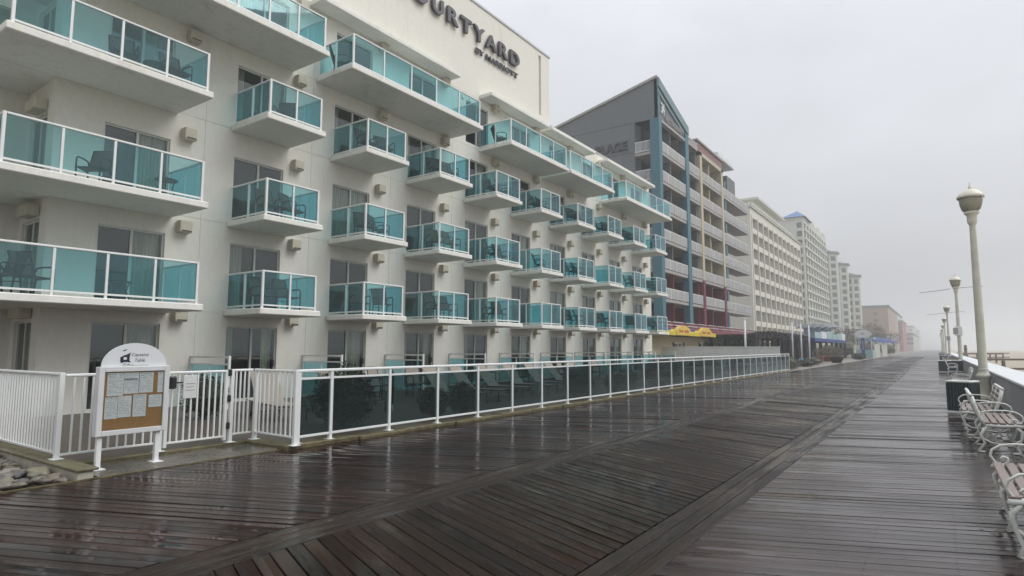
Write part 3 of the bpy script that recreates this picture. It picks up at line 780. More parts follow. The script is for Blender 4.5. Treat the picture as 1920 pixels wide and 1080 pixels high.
for o in (CH,TB,TC):
    for ch in list(o.children): bpy.data.objects.remove(ch)
    bpy.data.objects.remove(o)

# ------------------------------------------------------------------ chaise longues
def make_chaise():
    t=thing('sun_lounger','x','sun lounger')
    for s_ in (-1,1):
        y=s_*.33
        MB().tube([(.95,y,.02),(.93,y,.30),(.90,y,.34),(-.35,y,.34),(-.95,y,.36)],.018,8).tube([(-.55,y,.34),(-.60,y,.02)],.018,8).build('side_frame',M['bronze'],t,smooth=True)
    MB().tube([(.93,-.33,.32),(.93,.33,.32)],.016,8).tube([(-.60,-.33,.1),(-.60,.33,.1)],.014,8).build('cross_bar',M['bronze'],t,smooth=True)
    s=MB(); pr=[(.93,.345),(.3,.335),(-.3,.345)]
    for (a,b),(c_,d_) in zip(pr,pr[1:]): s.quad((a,-.31,b),(a,.31,b),(c_,.31,d_),(c_,-.31,d_)); s.quad((a,-.31,b-.02),(c_,-.31,d_-.02),(c_,.31,d_-.02),(a,.31,b-.02))
    s.build('seat',M['tansling'],t,fix=False)
    s=MB(); pr=[(-.3,.345),(-.55,.62),(-.86,1.02)]
    for (a,b),(c_,d_) in zip(pr,pr[1:]): s.quad((a,-.31,b),(a,.31,b),(c_,.31,d_),(c_,-.31,d_)); s.quad((a-.02,-.31,b),(c_-.02,-.31,d_),(c_-.02,.31,d_),(a-.02,.31,b))
    s.build('backrest',M['tansling'],t,fix=False)
    return t
CL=make_chaise()
for k,(x,y,rz) in enumerate(((-12.2,8.3,-.25),(-12.0,10.2,.0),(-11.3,13.3,.1),(-11.5,14.7,.1),(-11.6,16.1,.1),(-11.6,17.6,.1),(-11.7,19.1,.1),(-11.8,20.7,.1),(-11.8,22.4,.1))):
    o=dup(CL,(x,y,.05),rz,'beige sling sun lounger with raised back, %s in the row behind the glass fence'%ordn(k)); o['group']='sun loungers on the pool terrace'
for ch in list(CL.children): bpy.data.objects.remove(ch)
bpy.data.objects.remove(CL)
# closed umbrella
um=thing('closed_umbrella','dark closed umbrella leaning low behind the second glass panel','umbrella',(-11.2,10.9,.05))
MB().tube([(-11.2,10.9,.05),(-11.25,10.9,1.15)],.02,8).build('pole',M['alu'],um); MB().lathe(-11.23,10.9,[(0,.2),(.05,.22),(.07,.6),(.045,1.0),(0,1.12)],12).build('canopy',M['black'],um,smooth=True)

# shrubs
def shrub(x,y,z,r,h,label,n=1500,name='shrub',m=None,seed=1,size=.03,cat='shrub',group=None):
    t=thing(name,label,cat,(x,y,z),group)
    mb=MB()
    for k in range(5):
        a=k*1.26; mb.tube([(x,y,z),(x+math.cos(a)*r*.3,y+math.sin(a)*r*.3,z+h*.35),(x+math.cos(a)*r*.6,y+math.sin(a)*r*.6,z+h*.7)],[.02,.014,.006],5)
    mb.build('stem',M['bark'],t)
    core=MB(); core.lathe(x,y,[(0,z+h*.10),(r*.55,z+h*.22),(r*.74,z+h*.5),(r*.60,z+h*.75),(0,z+h*.90)],14); core.build('inner_core',m or M['leaf'],t)  # solid core added behind the leaves to close the see-through gaps
    foliage('foliage',(x,y,z+h*.52),(r,r,h*.52),n,size,m or M['leaf'],t,seed)
    return t
shrub(-9.75,8.15,.05,.62,1.15,'large dark green shrub behind the first full glass panel',5200,seed=2,size=.028)
shrub(-13.3,7.3,.05,.5,.95,'dark rounded shrub seen through the white gate bars',1800,seed=3)
for k,(x,y,r) in enumerate(((-9.35,10.35,.34),(-9.3,11.3,.38),(-9.4,17.2,.5),(-9.3,19.6,.36),(-9.4,20.9,.42),(-9.6,24.6,.75),(-9.7,25.9,.7),(-9.6,30.2,.7),(-9.7,32.0,.6),(-9.6,36.5,.6))):
    shrub(x,y,.05,r,r*1.9 if r<.6 else r*1.5,'clipped round dark boxwood behind the glass fence, %s from the left'%ordn(k),int(2600*r/.4),name='boxwood',seed=10+k,size=.025,group='round boxwoods behind the glass fence')

shrub(-12.9,2.55,-.2,.55,.75,'dark shrub at the far left beyond the cobbles',2600,seed=77)
# ------------------------------------------------------------------ glass fence along the boardwalk
fx=-8.6
FY=[6.27,6.92]+[6.92+1.36*k for k in range(1,30)]
fn=thing('glass_fence','long white fence with smoky turquoise glass panels along the boardwalk edge','fence',(fx,6.27,.06))
for i,y in enumerate(FY):
    p=MB().box(fx-.03,fx+.03,y-.03,y+.03,.066,1.20,.004).box(fx-.07,fx+.07,y-.07,y+.07,.058,.068,.002)
    p.build('post',M['white'],fn)
MB().box(fx-.035,fx+.035,FY[0]-.03,FY[-1]+.03,1.202,1.25,.012).build('top_rail',M['white'],fn)
r=MB(); r2=MB()
for a,b in zip(FY,FY[1:]):
    r.box(fx-.02,fx+.02,a+.031,b-.031,1.08,1.115,.004); r2.box(fx-.022,fx+.022,a+.031,b-.031,.145,.185,.004)
r.build('middle_rail',M['white'],fn); r2.build('bottom_rail',M['white'],fn)
for a,b in zip(FY,FY[1:]): MB().box(fx-.005,fx+.005,a+.031,b-.031,.185,1.08).build('glass_panel',M['fglass'],fn)

# white bar fences and gate
def barfence(o,pts,zb,zt,n,post=True,th=.011,base=.05,ends=(0,1)):
    (xa,ya),(xb,yb)=pts; d=Vector((xb-xa,yb-ya)); L_=d.length; d/=L_; ang=math.atan2(d.y,d.x)
    c_=((xa+xb)/2,(ya+yb)/2)
    MB().obox((*c_,zt-.02),(L_-.005,.045,.04),ang,.01).build('top_rail',M['white'],o)
    MB().obox((*c_,zb+.015),(L_-.005,.03,.03),ang,.004).build('bottom_rail',M['white'],o)
    for k in range(n):
        a=(k+1)/(n+1); q=(xa+(xb-xa)*a,ya+(yb-ya)*a)
        MB().obox((*q,(zb+zt-.01)/2),(th*2,th*2,zt-zb-.07),ang).build('baluster',M['white'],o)
    if post:
        for q in [((xa,ya),(xb,yb))[i_] for i_ in ends]:
            p=MB().obox((*q,(base+zt)/2),(.06,.06,zt-base),ang,.004).obox((*q,base+.006),(.14,.14,.012),ang,.002); p.build('post',M['white'],o)
fa=thing('bar_fence','dense white bar fence running away left from the corner above the cobbles','fence',(-11.3,3.31,.13),'white bar fences')
barfence(fa,((-13.4,3.31),(-9.62,3.31)),.20,1.27,34,base=.136)
fb=thing('bar_fence','short white bar fence behind the notice board','fence',(-9.66,4.0,.05),'white bar fences')
barfence(fb,((-9.66,3.36),(-9.66,4.62)),.17,1.25,10,base=.056,ends=(1,))
fc=thing('bar_fence','angled white bar fence panel between the gate and the glass fence','fence',(-9,6.15,.05),'white bar fences')
barfence(fc,((-9.62,6.16),(-8.46,6.12)),.17,1.25,8,base=.06)
fd=thing('bar_fence','narrow white bar panel between the gate hinges and the angled panel','fence',(-9.66,5.9,.05),'white bar fences')
barfence(fd,((-9.66,5.74),(-9.66,6.12)),.17,1.25,4,base=.056,ends=(0,))
gt=thing('gate','white bar gate with black latch and hinges and a small notice','gate',(-9.66,5.15,.08))
barfence(gt,((-9.66,4.68),(-9.66,5.66)),.15,1.24,9,post=False)
for y in (4.70,5.64): MB().box(-9.685,-9.635,y-.025,y+.025,.1,1.24,.004).build('stile',M['white'],gt)
for z in (.28,.72,1.14): MB().box(-9.69,-9.61,5.655,5.715,z,z+.11,.012).build('hinge',M['black'],gt)
MB().box(-9.632,-9.56,4.69,4.80,.98,1.17,.02).box(-9.62,-9.59,4.80,4.90,1.06,1.08).build('latch',M['black'],gt)
pl=MB().box(-9.642,-9.63,4.93,5.14,.82,1.18,.002).build('notice',M['paper'],gt)
for k,wd in enumerate((.15,.12,.16)):
    MB().box(-9.6295,-9.6285,5.035-wd/2,5.035+wd/2,1.04-k*.05,1.05-k*.05).build('text_line',M['inkgrey'],pl)

# ------------------------------------------------------------------ notice board
nb=thing('notice_board','white arched notice board on two legs with papers pinned to cork','notice board',(-9.1,4.0,0.01))
x1=-9.05;x0=-9.17
for y in (3.60,4.33):
    MB().box(x0+.02,x1-.04,y-.03,y+.03,.02,.46,.004).box(x0-.02,x1+.02,y-.07,y+.07,.012,.024,.002).build('leg',M['white'],nb)
c_=MB(); c_.box(x0,x1-.03,3.53,4.43,.44,1.35,.006)
c_.build('cabinet',M['alu'],nb)
fr=MB().box(x1-.029,x1,3.53,3.60,.44,1.35,.006).box(x1-.029,x1,4.36,4.43,.44,1.35,.006).box(x1-.029,x1-.001,3.60,4.36,1.28,1.349,.006).box(x1-.029,x1-.001,3.60,4.36,.441,.51,.006)
fr.build('door_frame',M['alu'],nb)
MB().box(x1-.029,x1-.024,3.601,4.359,.511,1.279).build('cork',M['cork'],nb)
rnd=random.Random(3)
def sheet(ya,yb,za,zb,k):
    px=x1-.0235+k*.0006
    s=MB().box(px,px+.0005,ya,yb,za,zb).build('paper',M['paper'],nb)
    n=int((zb-za)/.022); ln=MB()
    for i in range(1,n):
        z=zb-i*.022; a=ya+.012; b=yb-.012
        while a<b-.02:
            l=rnd.uniform(.01,.05); 
            if rnd.random()<.8: ln.box(px+.0006,px+.0009,a,min(a+l,b),z,z+(.0075 if i in (1,2) and k%2==0 else .0045))
            a+=l+.008
    if ln.v: ln.build('text_lines',M['inkgrey'],s)
for k,q in enumerate(((3.64,3.84,.96,1.265),(3.845,4.03,.98,1.265),(4.04,4.22,.985,1.26),(4.28,4.355,.98,1.26),(3.625,3.78,.66,.945),(3.785,3.95,.67,.955),(3.97,4.14,.665,.965),(4.17,4.345,.78,.95))): sheet(*q,k)
MB().box(x1-.0145,x1-.0135,3.85,4.01,1.175,1.185).build('heading',M['ink'],nb)
pn=MB()
for y_,z_ in ((3.65,1.255),(3.83,1.255),(3.93,1.255),(4.13,1.25),(3.70,.935),(3.86,.945),(4.05,.955),(4.25,.94),(4.31,1.25)): pn.lathe(x1-.018,y_,[(0,z_-.006),(.005,z_),(0,z_+.006)],8)
pn.build('pin',M['terracotta'],nb)
MB().box(x1-.012,x1-.009,3.601,4.359,.511,1.279).build('glass_pane',glass('case_glass',(.93,.95,.95),1.35),nb)
arch=[(3.57,1.352),(4.40,1.352)]+[(3.985+.415*math.cos(a),1.352+.315*math.sin(a)) for a in [PI*k/24 for k in range(1,24)]]
ar=MB().prism(arch,'x',x1-.08,x1-.05).build('arch_panel',M['signwhite'],nb)
xa=x1-.049
flag=[(3.79,1.475),(3.835,1.50),(3.88,1.515),(3.915,1.54),(3.905,1.48),(3.905,1.43),(3.925,1.40),(3.88,1.41),(3.84,1.41),(3.80,1.395),(3.79,1.43)]
MB().prism(flag,'x',xa,xa+.002).prism([(3.81,1.56),(3.84,1.575),(3.87,1.585),(3.86,1.57),(3.83,1.555)],'x',xa,xa+.002).prism([(3.83,1.385),(3.865,1.39),(3.87,1.383),(3.83,1.378)],'x',xa,xa+.002).prism([(3.88,1.378),(3.91,1.38),(3.915,1.372),(3.885,1.37)],'x',xa,xa+.002).prism([(3.93,1.37),(3.955,1.371),(3.955,1.364),(3.93,1.364)],'x',xa,xa+.002).build('emblem',M['navy'],ar)
MB().box(xa+.002,xa+.0025,3.83,3.87,1.44,1.475).build('emblem_highlight',M['paper'],ar)
text('Captains',M['ink'],'lettering',ar,'x',(xa,3.93,1.475),width=.22,height=.055,depth=.001,shear=.2)
text('Table',M['ink'],'lettering',ar,'x',(xa,3.975,1.41),width=.13,height=.045,depth=.001,shear=.2)
text('RESTAURANT AND BAR',M['inkgrey'],'lettering',ar,'x',(xa,3.82,1.358),width=.34,height=.010,depth=.001)

# ------------------------------------------------------------------ sea wall
sw=MB(); sc=MB(); y=-20; rnd=random.Random(2)
while y<420:
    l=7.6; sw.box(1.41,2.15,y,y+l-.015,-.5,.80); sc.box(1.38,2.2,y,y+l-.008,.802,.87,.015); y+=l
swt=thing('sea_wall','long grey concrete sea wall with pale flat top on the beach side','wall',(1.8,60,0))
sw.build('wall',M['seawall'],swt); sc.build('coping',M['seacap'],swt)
struct(MB().box(1.25,1.40,-20,420,-.3,-.05).build('gutter',M['under']),'dark gap between the boards and the sea wall')

# ------------------------------------------------------------------ street lamps
def make_lamp():
    t=thing('street_lamp','x','street lamp')
    MB().lathe(0,0,[(.19,0),(.19,.05),(.18,.08),(.17,.62),(.19,.66),(.205,.70),(.205,.74),(.185,.77),(.15,.82),(.14,.92),(.148,.94),(.13,.97)],24).build('base',M['lamppaint'],t,smooth=True)
    MB().lathe(0,0,[(.125,.96),(.118,2.5),(.105,4.2),(.088,5.60),(.088,5.72)],20).build('pole',M['lamppaint'],t,smooth=True)
    MB().lathe(0,0,[(.088,5.66),(.13,5.74),(.14,5.80),(.14,5.98),(.17,6.02),(.21,6.06),(.21,6.12),(.18,6.13),(0,6.13)],20).build('collar',M['lampcap'],t,smooth=True)
    MB().lathe(0,0,[(.17,6.13),(.25,6.19),(.30,6.33),(.325,6.50),(.325,6.60)],24).build('globe',M['lampshade'],t,smooth=True)
    MB().lathe(0,0,[(.325,6.58),(.375,6.57),(.38,6.63),(.35,6.68),(.27,6.78),(.15,6.86),(.05,6.89),(.045,6.9),(.06,6.93),(.03,6.97),(.012,7.12),(0,7.14)],24).build('cap',M['lampcap'],t,smooth=True)
    for s_ in (-1,1): MB().tube([(s_*.37,0,6.58),(s_*.36,0,6.42),(s_*.30,0,6.22),(s_*.19,0,6.09)],.012,6).build('brace',M['lamppaint'],t,smooth=True)
    return t
LM=make_lamp(); ly=[25,55.2,92,127,163,200,238,277]
for k,y in enumerate(ly):
    lb=['tall cream street lamp with capped globe nearest along the sea wall','cream street lamp with white sign box on its post by the second bins'][k] if k<2 else 'cream street lamp fading in the mist, %s along the sea wall'%ordn(k)
    o=dup(LM,(1.33 if k==1 else 1.17,y,0),R(-35),lb); o['group']='street lamps along the sea wall'
for ch in list(LM.children): bpy.data.objects.remove(ch)
bpy.data.objects.remove(LM)
for k,(y,wd) in enumerate(((55.2,1),(92,1))):
    o=MB().box(1.08 if k==0 else .92,1.54 if k==0 else 1.36,y-.24,y-.16,2.55,3.2,.02).build('sign_box',M['whitedull']); tag(o,['small white sign box fixed to the second street lamp post','small pale sign box on the third street lamp post'][k],'sign','sign boxes on lamp posts')
    MB().box(.99,1.29,y-.246,y-.241,2.65,3.1).build('panel',M['railpanel'],o)
    o=MB().tube([(1.0,y-.1,6.0-k*.05),(.4,y-.1,5.9),(-.9,y-.1,5.78)],.02,6).tube([(1.28,y-.1,6.0),(2.0,y-.1,6.06),(2.9,y-.1,6.07)],.02,6).build('banner_arm',M['darkroof']); tag(o,['thin dark banner arms reaching both sides of the second lamp','thin dark banner arms on the third lamp post'][k],'bracket','banner arms')

# ------------------------------------------------------------------ bins
def make_bin():
    t=thing('litter_bin','x','litter bin')
    MB().box(-.36,.36,-.36,.36,0,.06,.01).build('base',M['whitedull'],t)
    MB().box(-.325,.325,-.325,.325,.06,.76).build('body',M['black'],t)
    s=MB()
    for k in range(8):
        a=-.33+.0943*k
        for (x0_,x1_,y0_,y1_) in ((a-.035,a+.035,-.35,-.327),(a-.035,a+.035,.327,.35),(-.35,-.327,a-.035,a+.035),(.327,.35,a-.035,a+.035)):
            s.box(x0_,x1_,y0_,y1_,.07,.75,.004)
    s.build('slats',M['binslat'],t)
    MB().box(-.37,.37,-.37,-.25,.762,.81,.015).box(-.37,.37,.25,.37,.762,.81,.015).box(-.37,-.25,-.249,.249,.762,.81,.015).box(.25,.37,-.249,.249,.762,.81,.015).build('top_rim',M['whitedull'],t)
    return t
BN=make_bin()
for k,(x,y,rz) in enumerate(((.46,19.1,R(-24)),(.34,51.3,R(0)),(1.0,52.6,R(0)),(.5,90,0),(.5,126,0),(.5,160,0))):
    o=dup(BN,(x,y,0),rz,scale=(.73,.73,1) if k==0 else None,label=['dark slatted litter bin with pale rim beside the nearest lamp','dark slatted litter bin left of the second lamp','dark slatted litter bin partly behind the second lamp post','small dark litter bin by the third lamp','small dark litter bin by the fourth lamp','tiny dark litter bin by the fifth lamp'][k]); o['group']='slatted litter bins'
for ch in list(BN.children): bpy.data.objects.remove(ch)
bpy.data.objects.remove(BN)

# ------------------------------------------------------------------ benches
def make_bench(L_):
    """length along y; seat faces -x with the back at +x"""
    t=thing('park_bench','x','bench'); m=M['benchmetal']
    ends=[-L_/2,L_/2]
    for e_ in ends+[0]:
        y=e_
        fr=MB()
        # seat rail, curling down in front
        fr.tube([(-.27,y,.405),(-.26,y,.425),(-.20,y,.43),(0,y,.415),(.20,y,.42)],[.026,.031,.03,.028,.026],8)
        # front leg S-curve with foot
        fr.tube([(-.20,y,.41),(-.26,y,.34),(-.245,y,.22),(-.20,y,.10),(-.235,y,.02),(-.20,y,.014),(-.13,y,.014)],[.024,.024,.020,.018,.018,.018,.016],8)
        fr.tube([(.17,y,.41),(.24,y,.28),(.20,y,.15),(.29,y,.02),(.26,y,.014),(.20,y,.014)],[.024,.022,.018,.018,.018,.016],8)
        if e_!=0: fr.tube([(-.235,y,.22),(-.16,y,.155),(-.02,y,.145),(.12,y,.16),(.22,y,.22)],.013,8)
        # back upright
        fr.tube([(.19,y,.41),(.235,y,.52),(.30,y,.72),(.33,y,.86)],[.03,.031,.031,.027],8)
        fr.build('end_frame',m,t,smooth=True)
        if e_!=0:
            a=MB(); pts=[(.255,y,.60),(.20,y,.625),(.08,y,.65),(-.08,y,.655),(-.20,y,.635),(-.27,y,.585),(-.285,y,.525),(-.25,y,.465),(-.19,y,.445),(-.145,y,.475),(-.15,y,.515),(-.185,y,.525),(-.205,y,.50)]
            # smooth the scroll
            sm_=[]
            for i in range(len(pts)-1):
                for q in (0,.5): sm_.append(tuple(pts[i][k]*(1-q)+pts[i+1][k]*q for k in range(3)))
            sm_.append(pts[-1]); a.tube(sm_,.0115,8).build('armrest',m,t,smooth=True)
    for k in range(5):
        x=-.235+k*.098; MB().box(x-.039,x+.039,-L_/2-.02,L_/2+.02,.448,.470,.006).build('seat_slat',M['benchslat'],t)
    for k in range(4):
        z=.56+k*.085; x=.215+(z-.5)*.32
        MB().box(x-.012,x+.008,-L_/2-.02,L_/2+.02,z-.034,z+.034,.006).build('back_slat',M['benchslat'],t)
    MB().tube([(.342,-L_/2-.03,.875),(.342,L_/2+.03,.875)],.024,8).build('back_rail',m,t,smooth=True)
    return t
BC=make_bench(1.75)
for k,(x,y,rz,lb) in enumerate(((.66,7.05,0,'nearest white metal bench with brown slats and scrolled arms'),(.72,12.95,PI,'white bench facing the beach with its leaning back to the boardwalk'),(.58,15.1,0,'white bench facing the hotel in front of the dark slatted bin'),
        (.70,48.6,PI,'white bench facing the beach beside the second pair of bins'),(.65,28.5,0,'white slatted bench just beyond the nearest lamp'),(.66,86,0,'small white bench near the third lamp'),(.66,120,0,'small white bench near the fourth lamp'))):
    o=dup(BC,(x,y,0),rz,lb); o['group']='white benches along the sea wall'
for ch in list(BC.children): bpy.data.objects.remove(ch)
bpy.data.objects.remove(BC)

# ------------------------------------------------------------------ wooden ramp railings on the beach
def ramp_rail(x0,y0,x1,y1,zt,n,label):
    t=thing('wooden_railing',label,'railing',((x0+x1)/2,(y0+y1)/2,-.3),'brown timber railings on the sand')
    d=Vector((x1-x0,y1-y0)); L_=d.length; a=math.atan2(d.y,d.x); c_=((x0+x1)/2,(y0+y1)/2)
    MB().obox((*c_,zt-.06),(L_,.12,.13),a,.01).build('top_rail',M['wood'],t); MB().obox((*c_,zt-.68),(L_,.06,.14),a,.01).build('lower_rail',M['wood'],t)
    for k in range(n):
        q=(k+.5)/n; MB().obox((x0+d.x*q,y0+d.y*q,(zt-.14-.45)/2),(.16,.16,zt-.14+.45),a,.01).build('post',M['wood'],t)
ramp_rail(2.6,51.6,12,58.2,.95,5,'brown timber beach ramp railing right of the nearest lamp')
ramp_rail(2.4,100,7,103,.98,3,'smaller brown timber railing behind the second lamp')
ramp_rail(2.4,116,9,121,.98,4,'distant brown timber railing left of the nearest lamp')
o=MB().box(3.5,3.9,123.8,124.2,-.4,2.2,.03).box(3.44,3.96,123.74,124.26,1.5,1.6).build('wooden_post',M['wood']); tag(o,'stout wooden post standing above the distant sea wall','post')

# ------------------------------------------------------------------ grey and teal hotel
B2=thing('apartment_hotel','grey and teal seafront hotel with pointed gable and open balconies','hotel',(-30,70,0))
X2=-21.2; Y2=55.3
# side wall with corner opening, sloped top
def zroof(x): return 28.05-(X2-x)*.243
sd=MB()
sd.poly([(-23.62,Y2,0),(-23.62,Y2,24.0),(-21.2,Y2,24.0),(-21.2,Y2,28.0),(-52,Y2,zroof(-52)),(-52,Y2,0)])
sd.quad((-23.62,Y2,0),(-23.62,Y2+1.6,0),(-23.62,Y2+1.6,24),(-23.62,Y2,24))
for k,z in enumerate((20.9,17.95,15.0,12.1,9.2,6.3)): pass
sd.quad((-52,Y2,0),(-52,90,0),(-52,90,22),(-52,Y2,zroof(-52)))
sd.build('side_wall',M['grey'],B2,fix=False)
for z in (26.2-1.4,22.0,19.05,16.1):
    pass
# joints on side wall
jm=MB()
for z in (24.0,21.0): jm.box(-40,-23.7,Y2-.012,Y2-.002,z-.03,z+.02)
jm.build('joint_line',M['darkback'],B2)
MB().prism([(X2+.05,28.05),(X2+.05,28.3),(-52,zroof(-52)+.3),(-52,zroof(-52)+.05)],'y',Y2-.15,Y2+.6).build('roof_edge',M['concslab'],B2)
# gable front
gp=[(55.3,24.0),(55.3,27.98),(63.9,25.45),(63.9,23.6),(62.8,24.0)]
MB().prism(gp,'x',X2-.3,X2).build('gable',M['grey'],B2)
MB().prism([(55.32,27.2),(55.32,28.1),(63.92,25.6),(63.92,24.7)],'x',X2,X2+.22).prism([(55.32,26.6),(55.32,26.9),(62.6,24.75),(62.6,24.45)],'x',X2,X2+.14).build('gable_trim',M['tealgrey'],B2)
MB().box(X2-.3,X2+.16,56.0,62.8,23.75,24.0).build('gable_sill',M['concslab'],B2)
MB().box(-21.95,X2+.18,55.15,55.95,0,24.0,.03).box(X2-.5,X2+.18,62.85,63.85,0,24.7,.03).build('column',M['teal'],B2)
MB().box(X2+.002,X2+.10,55.35,55.8,24.0,27.2).box(X2+.002,X2+.10,63.2,63.75,24.0,24.7).build('column_trim',M['teal'],B2)
text('34',M['signwhite'],'lettering',B2,'x',(X2+.05,56.1,24.7),width=.85,height=1.15,depth=.08,bold=.02)
text('RESTAURANT',M['railpanel'],'lettering',B2,'x',(X2+.05,57.3,24.2),width=5.2,height=.62,depth=.08,bold=.01)
text('PLACE',M['letter'],'lettering',B2,'y',(-27.9,Y2-.02,21.35),width=3.5,height=.95,depth=.15,bold=.03)
RZ=[21.94,19.02,16.12,13.20,10.32,7.45]; 
fl2=[z-1.1 for z in RZ]
slabs=MB()
for z in fl2: slabs.box(X2-2.6,X2+.05,Y2+.05,84.5,z-.28,z)
slabs.box(X2-2.6,X2+.05,Y2+.05,84.5,3.25,3.5); slabs.build('floor_slabs',M['concslab'],B2)
# back walls
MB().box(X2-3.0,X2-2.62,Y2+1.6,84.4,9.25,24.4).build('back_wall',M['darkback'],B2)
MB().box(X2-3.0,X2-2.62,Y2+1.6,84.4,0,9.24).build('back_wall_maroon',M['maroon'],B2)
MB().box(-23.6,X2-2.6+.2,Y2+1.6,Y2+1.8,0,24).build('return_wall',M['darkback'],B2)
# piers and partitions (upper grey / lower maroon)
def pier(y0,y1,xf,z0,z1,m,name='pier'): MB().box(X2-2.6,xf,y0,y1,z0,z1).build(name,m,B2)
for y in (59.2,): 
    pier(y,y+.18,X2-.25,9.2,23.7,M['grey'],'partition'); pier(y,y+.18,X2-.25,0,9.19,M['maroon'],'partition')
pier(67.3,67.6,X2-.3,9.2,24.2,M['grey'],'partition'); pier(67.3,67.6,X2-.3,0,9.19,M['maroon'],'partition')
for y in (67.75,76.1):
    pier(y,y+.75,X2+.14,9.2,24.0,M['cream2']); pier(y,y+.75,X2+.14,0,9.19,M['maroon'])
pier(72.0,72.25,X2-.2,9.2,23.6,M['cream2'],'partition'); pier(72.0,72.25,X2-.2,0,9.19,M['maroon'],'partition')
MB().box(X2-2.55,X2-2.45,68.5,76.1,9.25,23.6).build('cream_back_wall',M['cream2'],B2)
MB().box(X2-2.4,X2+.14,67.75,76.85,23.6,24.05).build('cream_lintel',M['cream2'],B2)
MB().box(X2-1.2,X2+.02,67.0,77.0,24.06,25.1).build('parapet_maroon',mat('dusty_maroon',(.22,.12,.12),.7),B2)
MB().box(X2-1.4,X2+.2,66.9,77.1,25.1,25.3).build('parapet_cap',M['concslab'],B2)
MB().box(X2-2.4,X2+.04,63.86,67.3,23.9,24.5).build('bay_beam',M['concslab'],B2)
pg=MB()
for k in range(9): pg.box(X2-.8,X2+.15,63.95+k*.36,64.05+k*.36,24.52,24.66)
pg.build('roof_slats',M['signwhite'],B2)
MB().box(X2-2.2,X2-1.0,78.2,80.6,9,25.4).build('stair_tower',M['grey'],B2)
MB().box(X2-4.2,X2+.1,75.2,82.6,25.4,26.1,.1).build('tower_roof',M['signwhite'],B2)
MB().box(X2-1.0,X2-.1,78.2,78.9,0,23.0).build('teal_pier',M['teal'],B2)
MB().box(X2-2.6,X2-.4,80.6,84.5,22.3,24.3).build('corner_wall',M['grey'],B2)
# balcony railings
def rail2(ya,yb,zt,side=False):
    o=MB().box(X2-.03,X2+.03,ya,yb,zt-1.02,zt-.08).build('railing',M['railpanel'],B2)
    p=MB(); n=max(2,int((yb-ya)/1.7+.5))
    for k in range(n+1):
        y=ya+(yb-ya)*k/n; p.box(X2+.031,X2+.075,y-.05,y+.05,zt-1.06,zt)
    p.box(X2-.04,X2+.03,ya,yb,zt-.079,zt)
    nb_=int((yb-ya)/.34)
    for k in range(nb_): p.box(X2+.031,X2+.05,ya+(yb-ya)*(k+.5)/nb_-.035,ya+(yb-ya)*(k+.5)/nb_+.035,zt-1.0,zt-.05)
    p.build('rail_posts',M['whitedull'],o)
for z in RZ:
    for a,b in ((56.0,62.8),(63.9,67.65),(68.55,76.05),(76.9,84.5)): rail2(a,b,z)
    # cantilevered end of last bay
    MB().box(X2-1.9,X2+.05,84.52,89.4,z-1.38,z-1.12).build('end_slab',M['concslab'],B2)
    rail2(84.55,89.3,z)
    # side balcony rail with balusters
    s=MB(); s.box(-23.6,-21.97,Y2-.03,Y2+.03,z-.06,z).box(-23.6,-21.97,Y2-.03,Y2+.03,z-1.04,z-.98)
    for k in range(13): s.box(-23.56+k*.13,-23.52+k*.13,Y2-.02,Y2+.02,z-.98,z-.06)
    s.build('side_railing',M['signwhite'],B2)
# roof mass behind
MB().poly([(X2-.35,Y2+.3,27.9),(-52,Y2+.3,zroof(-52)),(-52,88,22),(X2-3,88,22)]).build('roof',M['darkroof'],B2,fix=False)
MB().box(-52,X2-3.0,Y2+.5,84.4,0,22).build('rear_block',M['grey'],B2)

MB().box(-34,-30,60,66,23.5,26.2,.05).box(-30,-27,70,73,22,24.6,.05).build('roof_plant',M['concslab'],B2)
for (y_,z_) in ((60.2,21.4),(60.2,15.6),(65.2,18.5),(70.2,12.6),(79.2,18.5)): MB().tube([(X2-.7,y_,z_-.55),(X2-.65,y_,z_-.1),(X2-.95,y_+.1,z_+.35)],.05,5).tube([(X2-.7,y_+.5,z_-.55),(X2-.65,y_+.5,z_-.1),(X2-.95,y_+.6,z_+.35)],.05,5).build('chair_back',M['whitedull'],B2)
# maroon stepped restaurant roof
rr=thing('restaurant_canopy','maroon stepped awning roof with white edges in front of the grey hotel','canopy',(-18,66,0))
for k in range(11):
    y=48.6+k*3.55
    for j in range(3):
        z=4.05-j*.42; x=-20.6+j*1.0; yo=j*1.2
        MB().poly([(x,y+yo,z),(x,y+yo+3.3,z),(x+1.05,y+yo+3.3,z-.36),(x+1.05,y+yo,z-.36)]).poly([(x+1.05,y+yo,z-.36),(x+1.05,y+yo+3.3,z-.36),(x+1.05,y+yo+3.3,z-.52),(x+1.05,y+yo,z-.52)]).build('awning_panel',M['maroon'],rr,fix=False)
ed=MB()
for k in range(11):
    y=48.6+k*3.55
    for j in range(2):
        z=4.05-j*.42; x=-20.6+j*1.0; ed.box(x-.02,x+.30,y+j*1.2+.15,y+j*1.2+2.95,z+.01,z+.07)
ed.build('edge_trim',M['whitedull'],rr)
MB().box(-20.6,-17.6,48.6,88,2.6,2.72).build('soffit',M['darkwood'],rr)

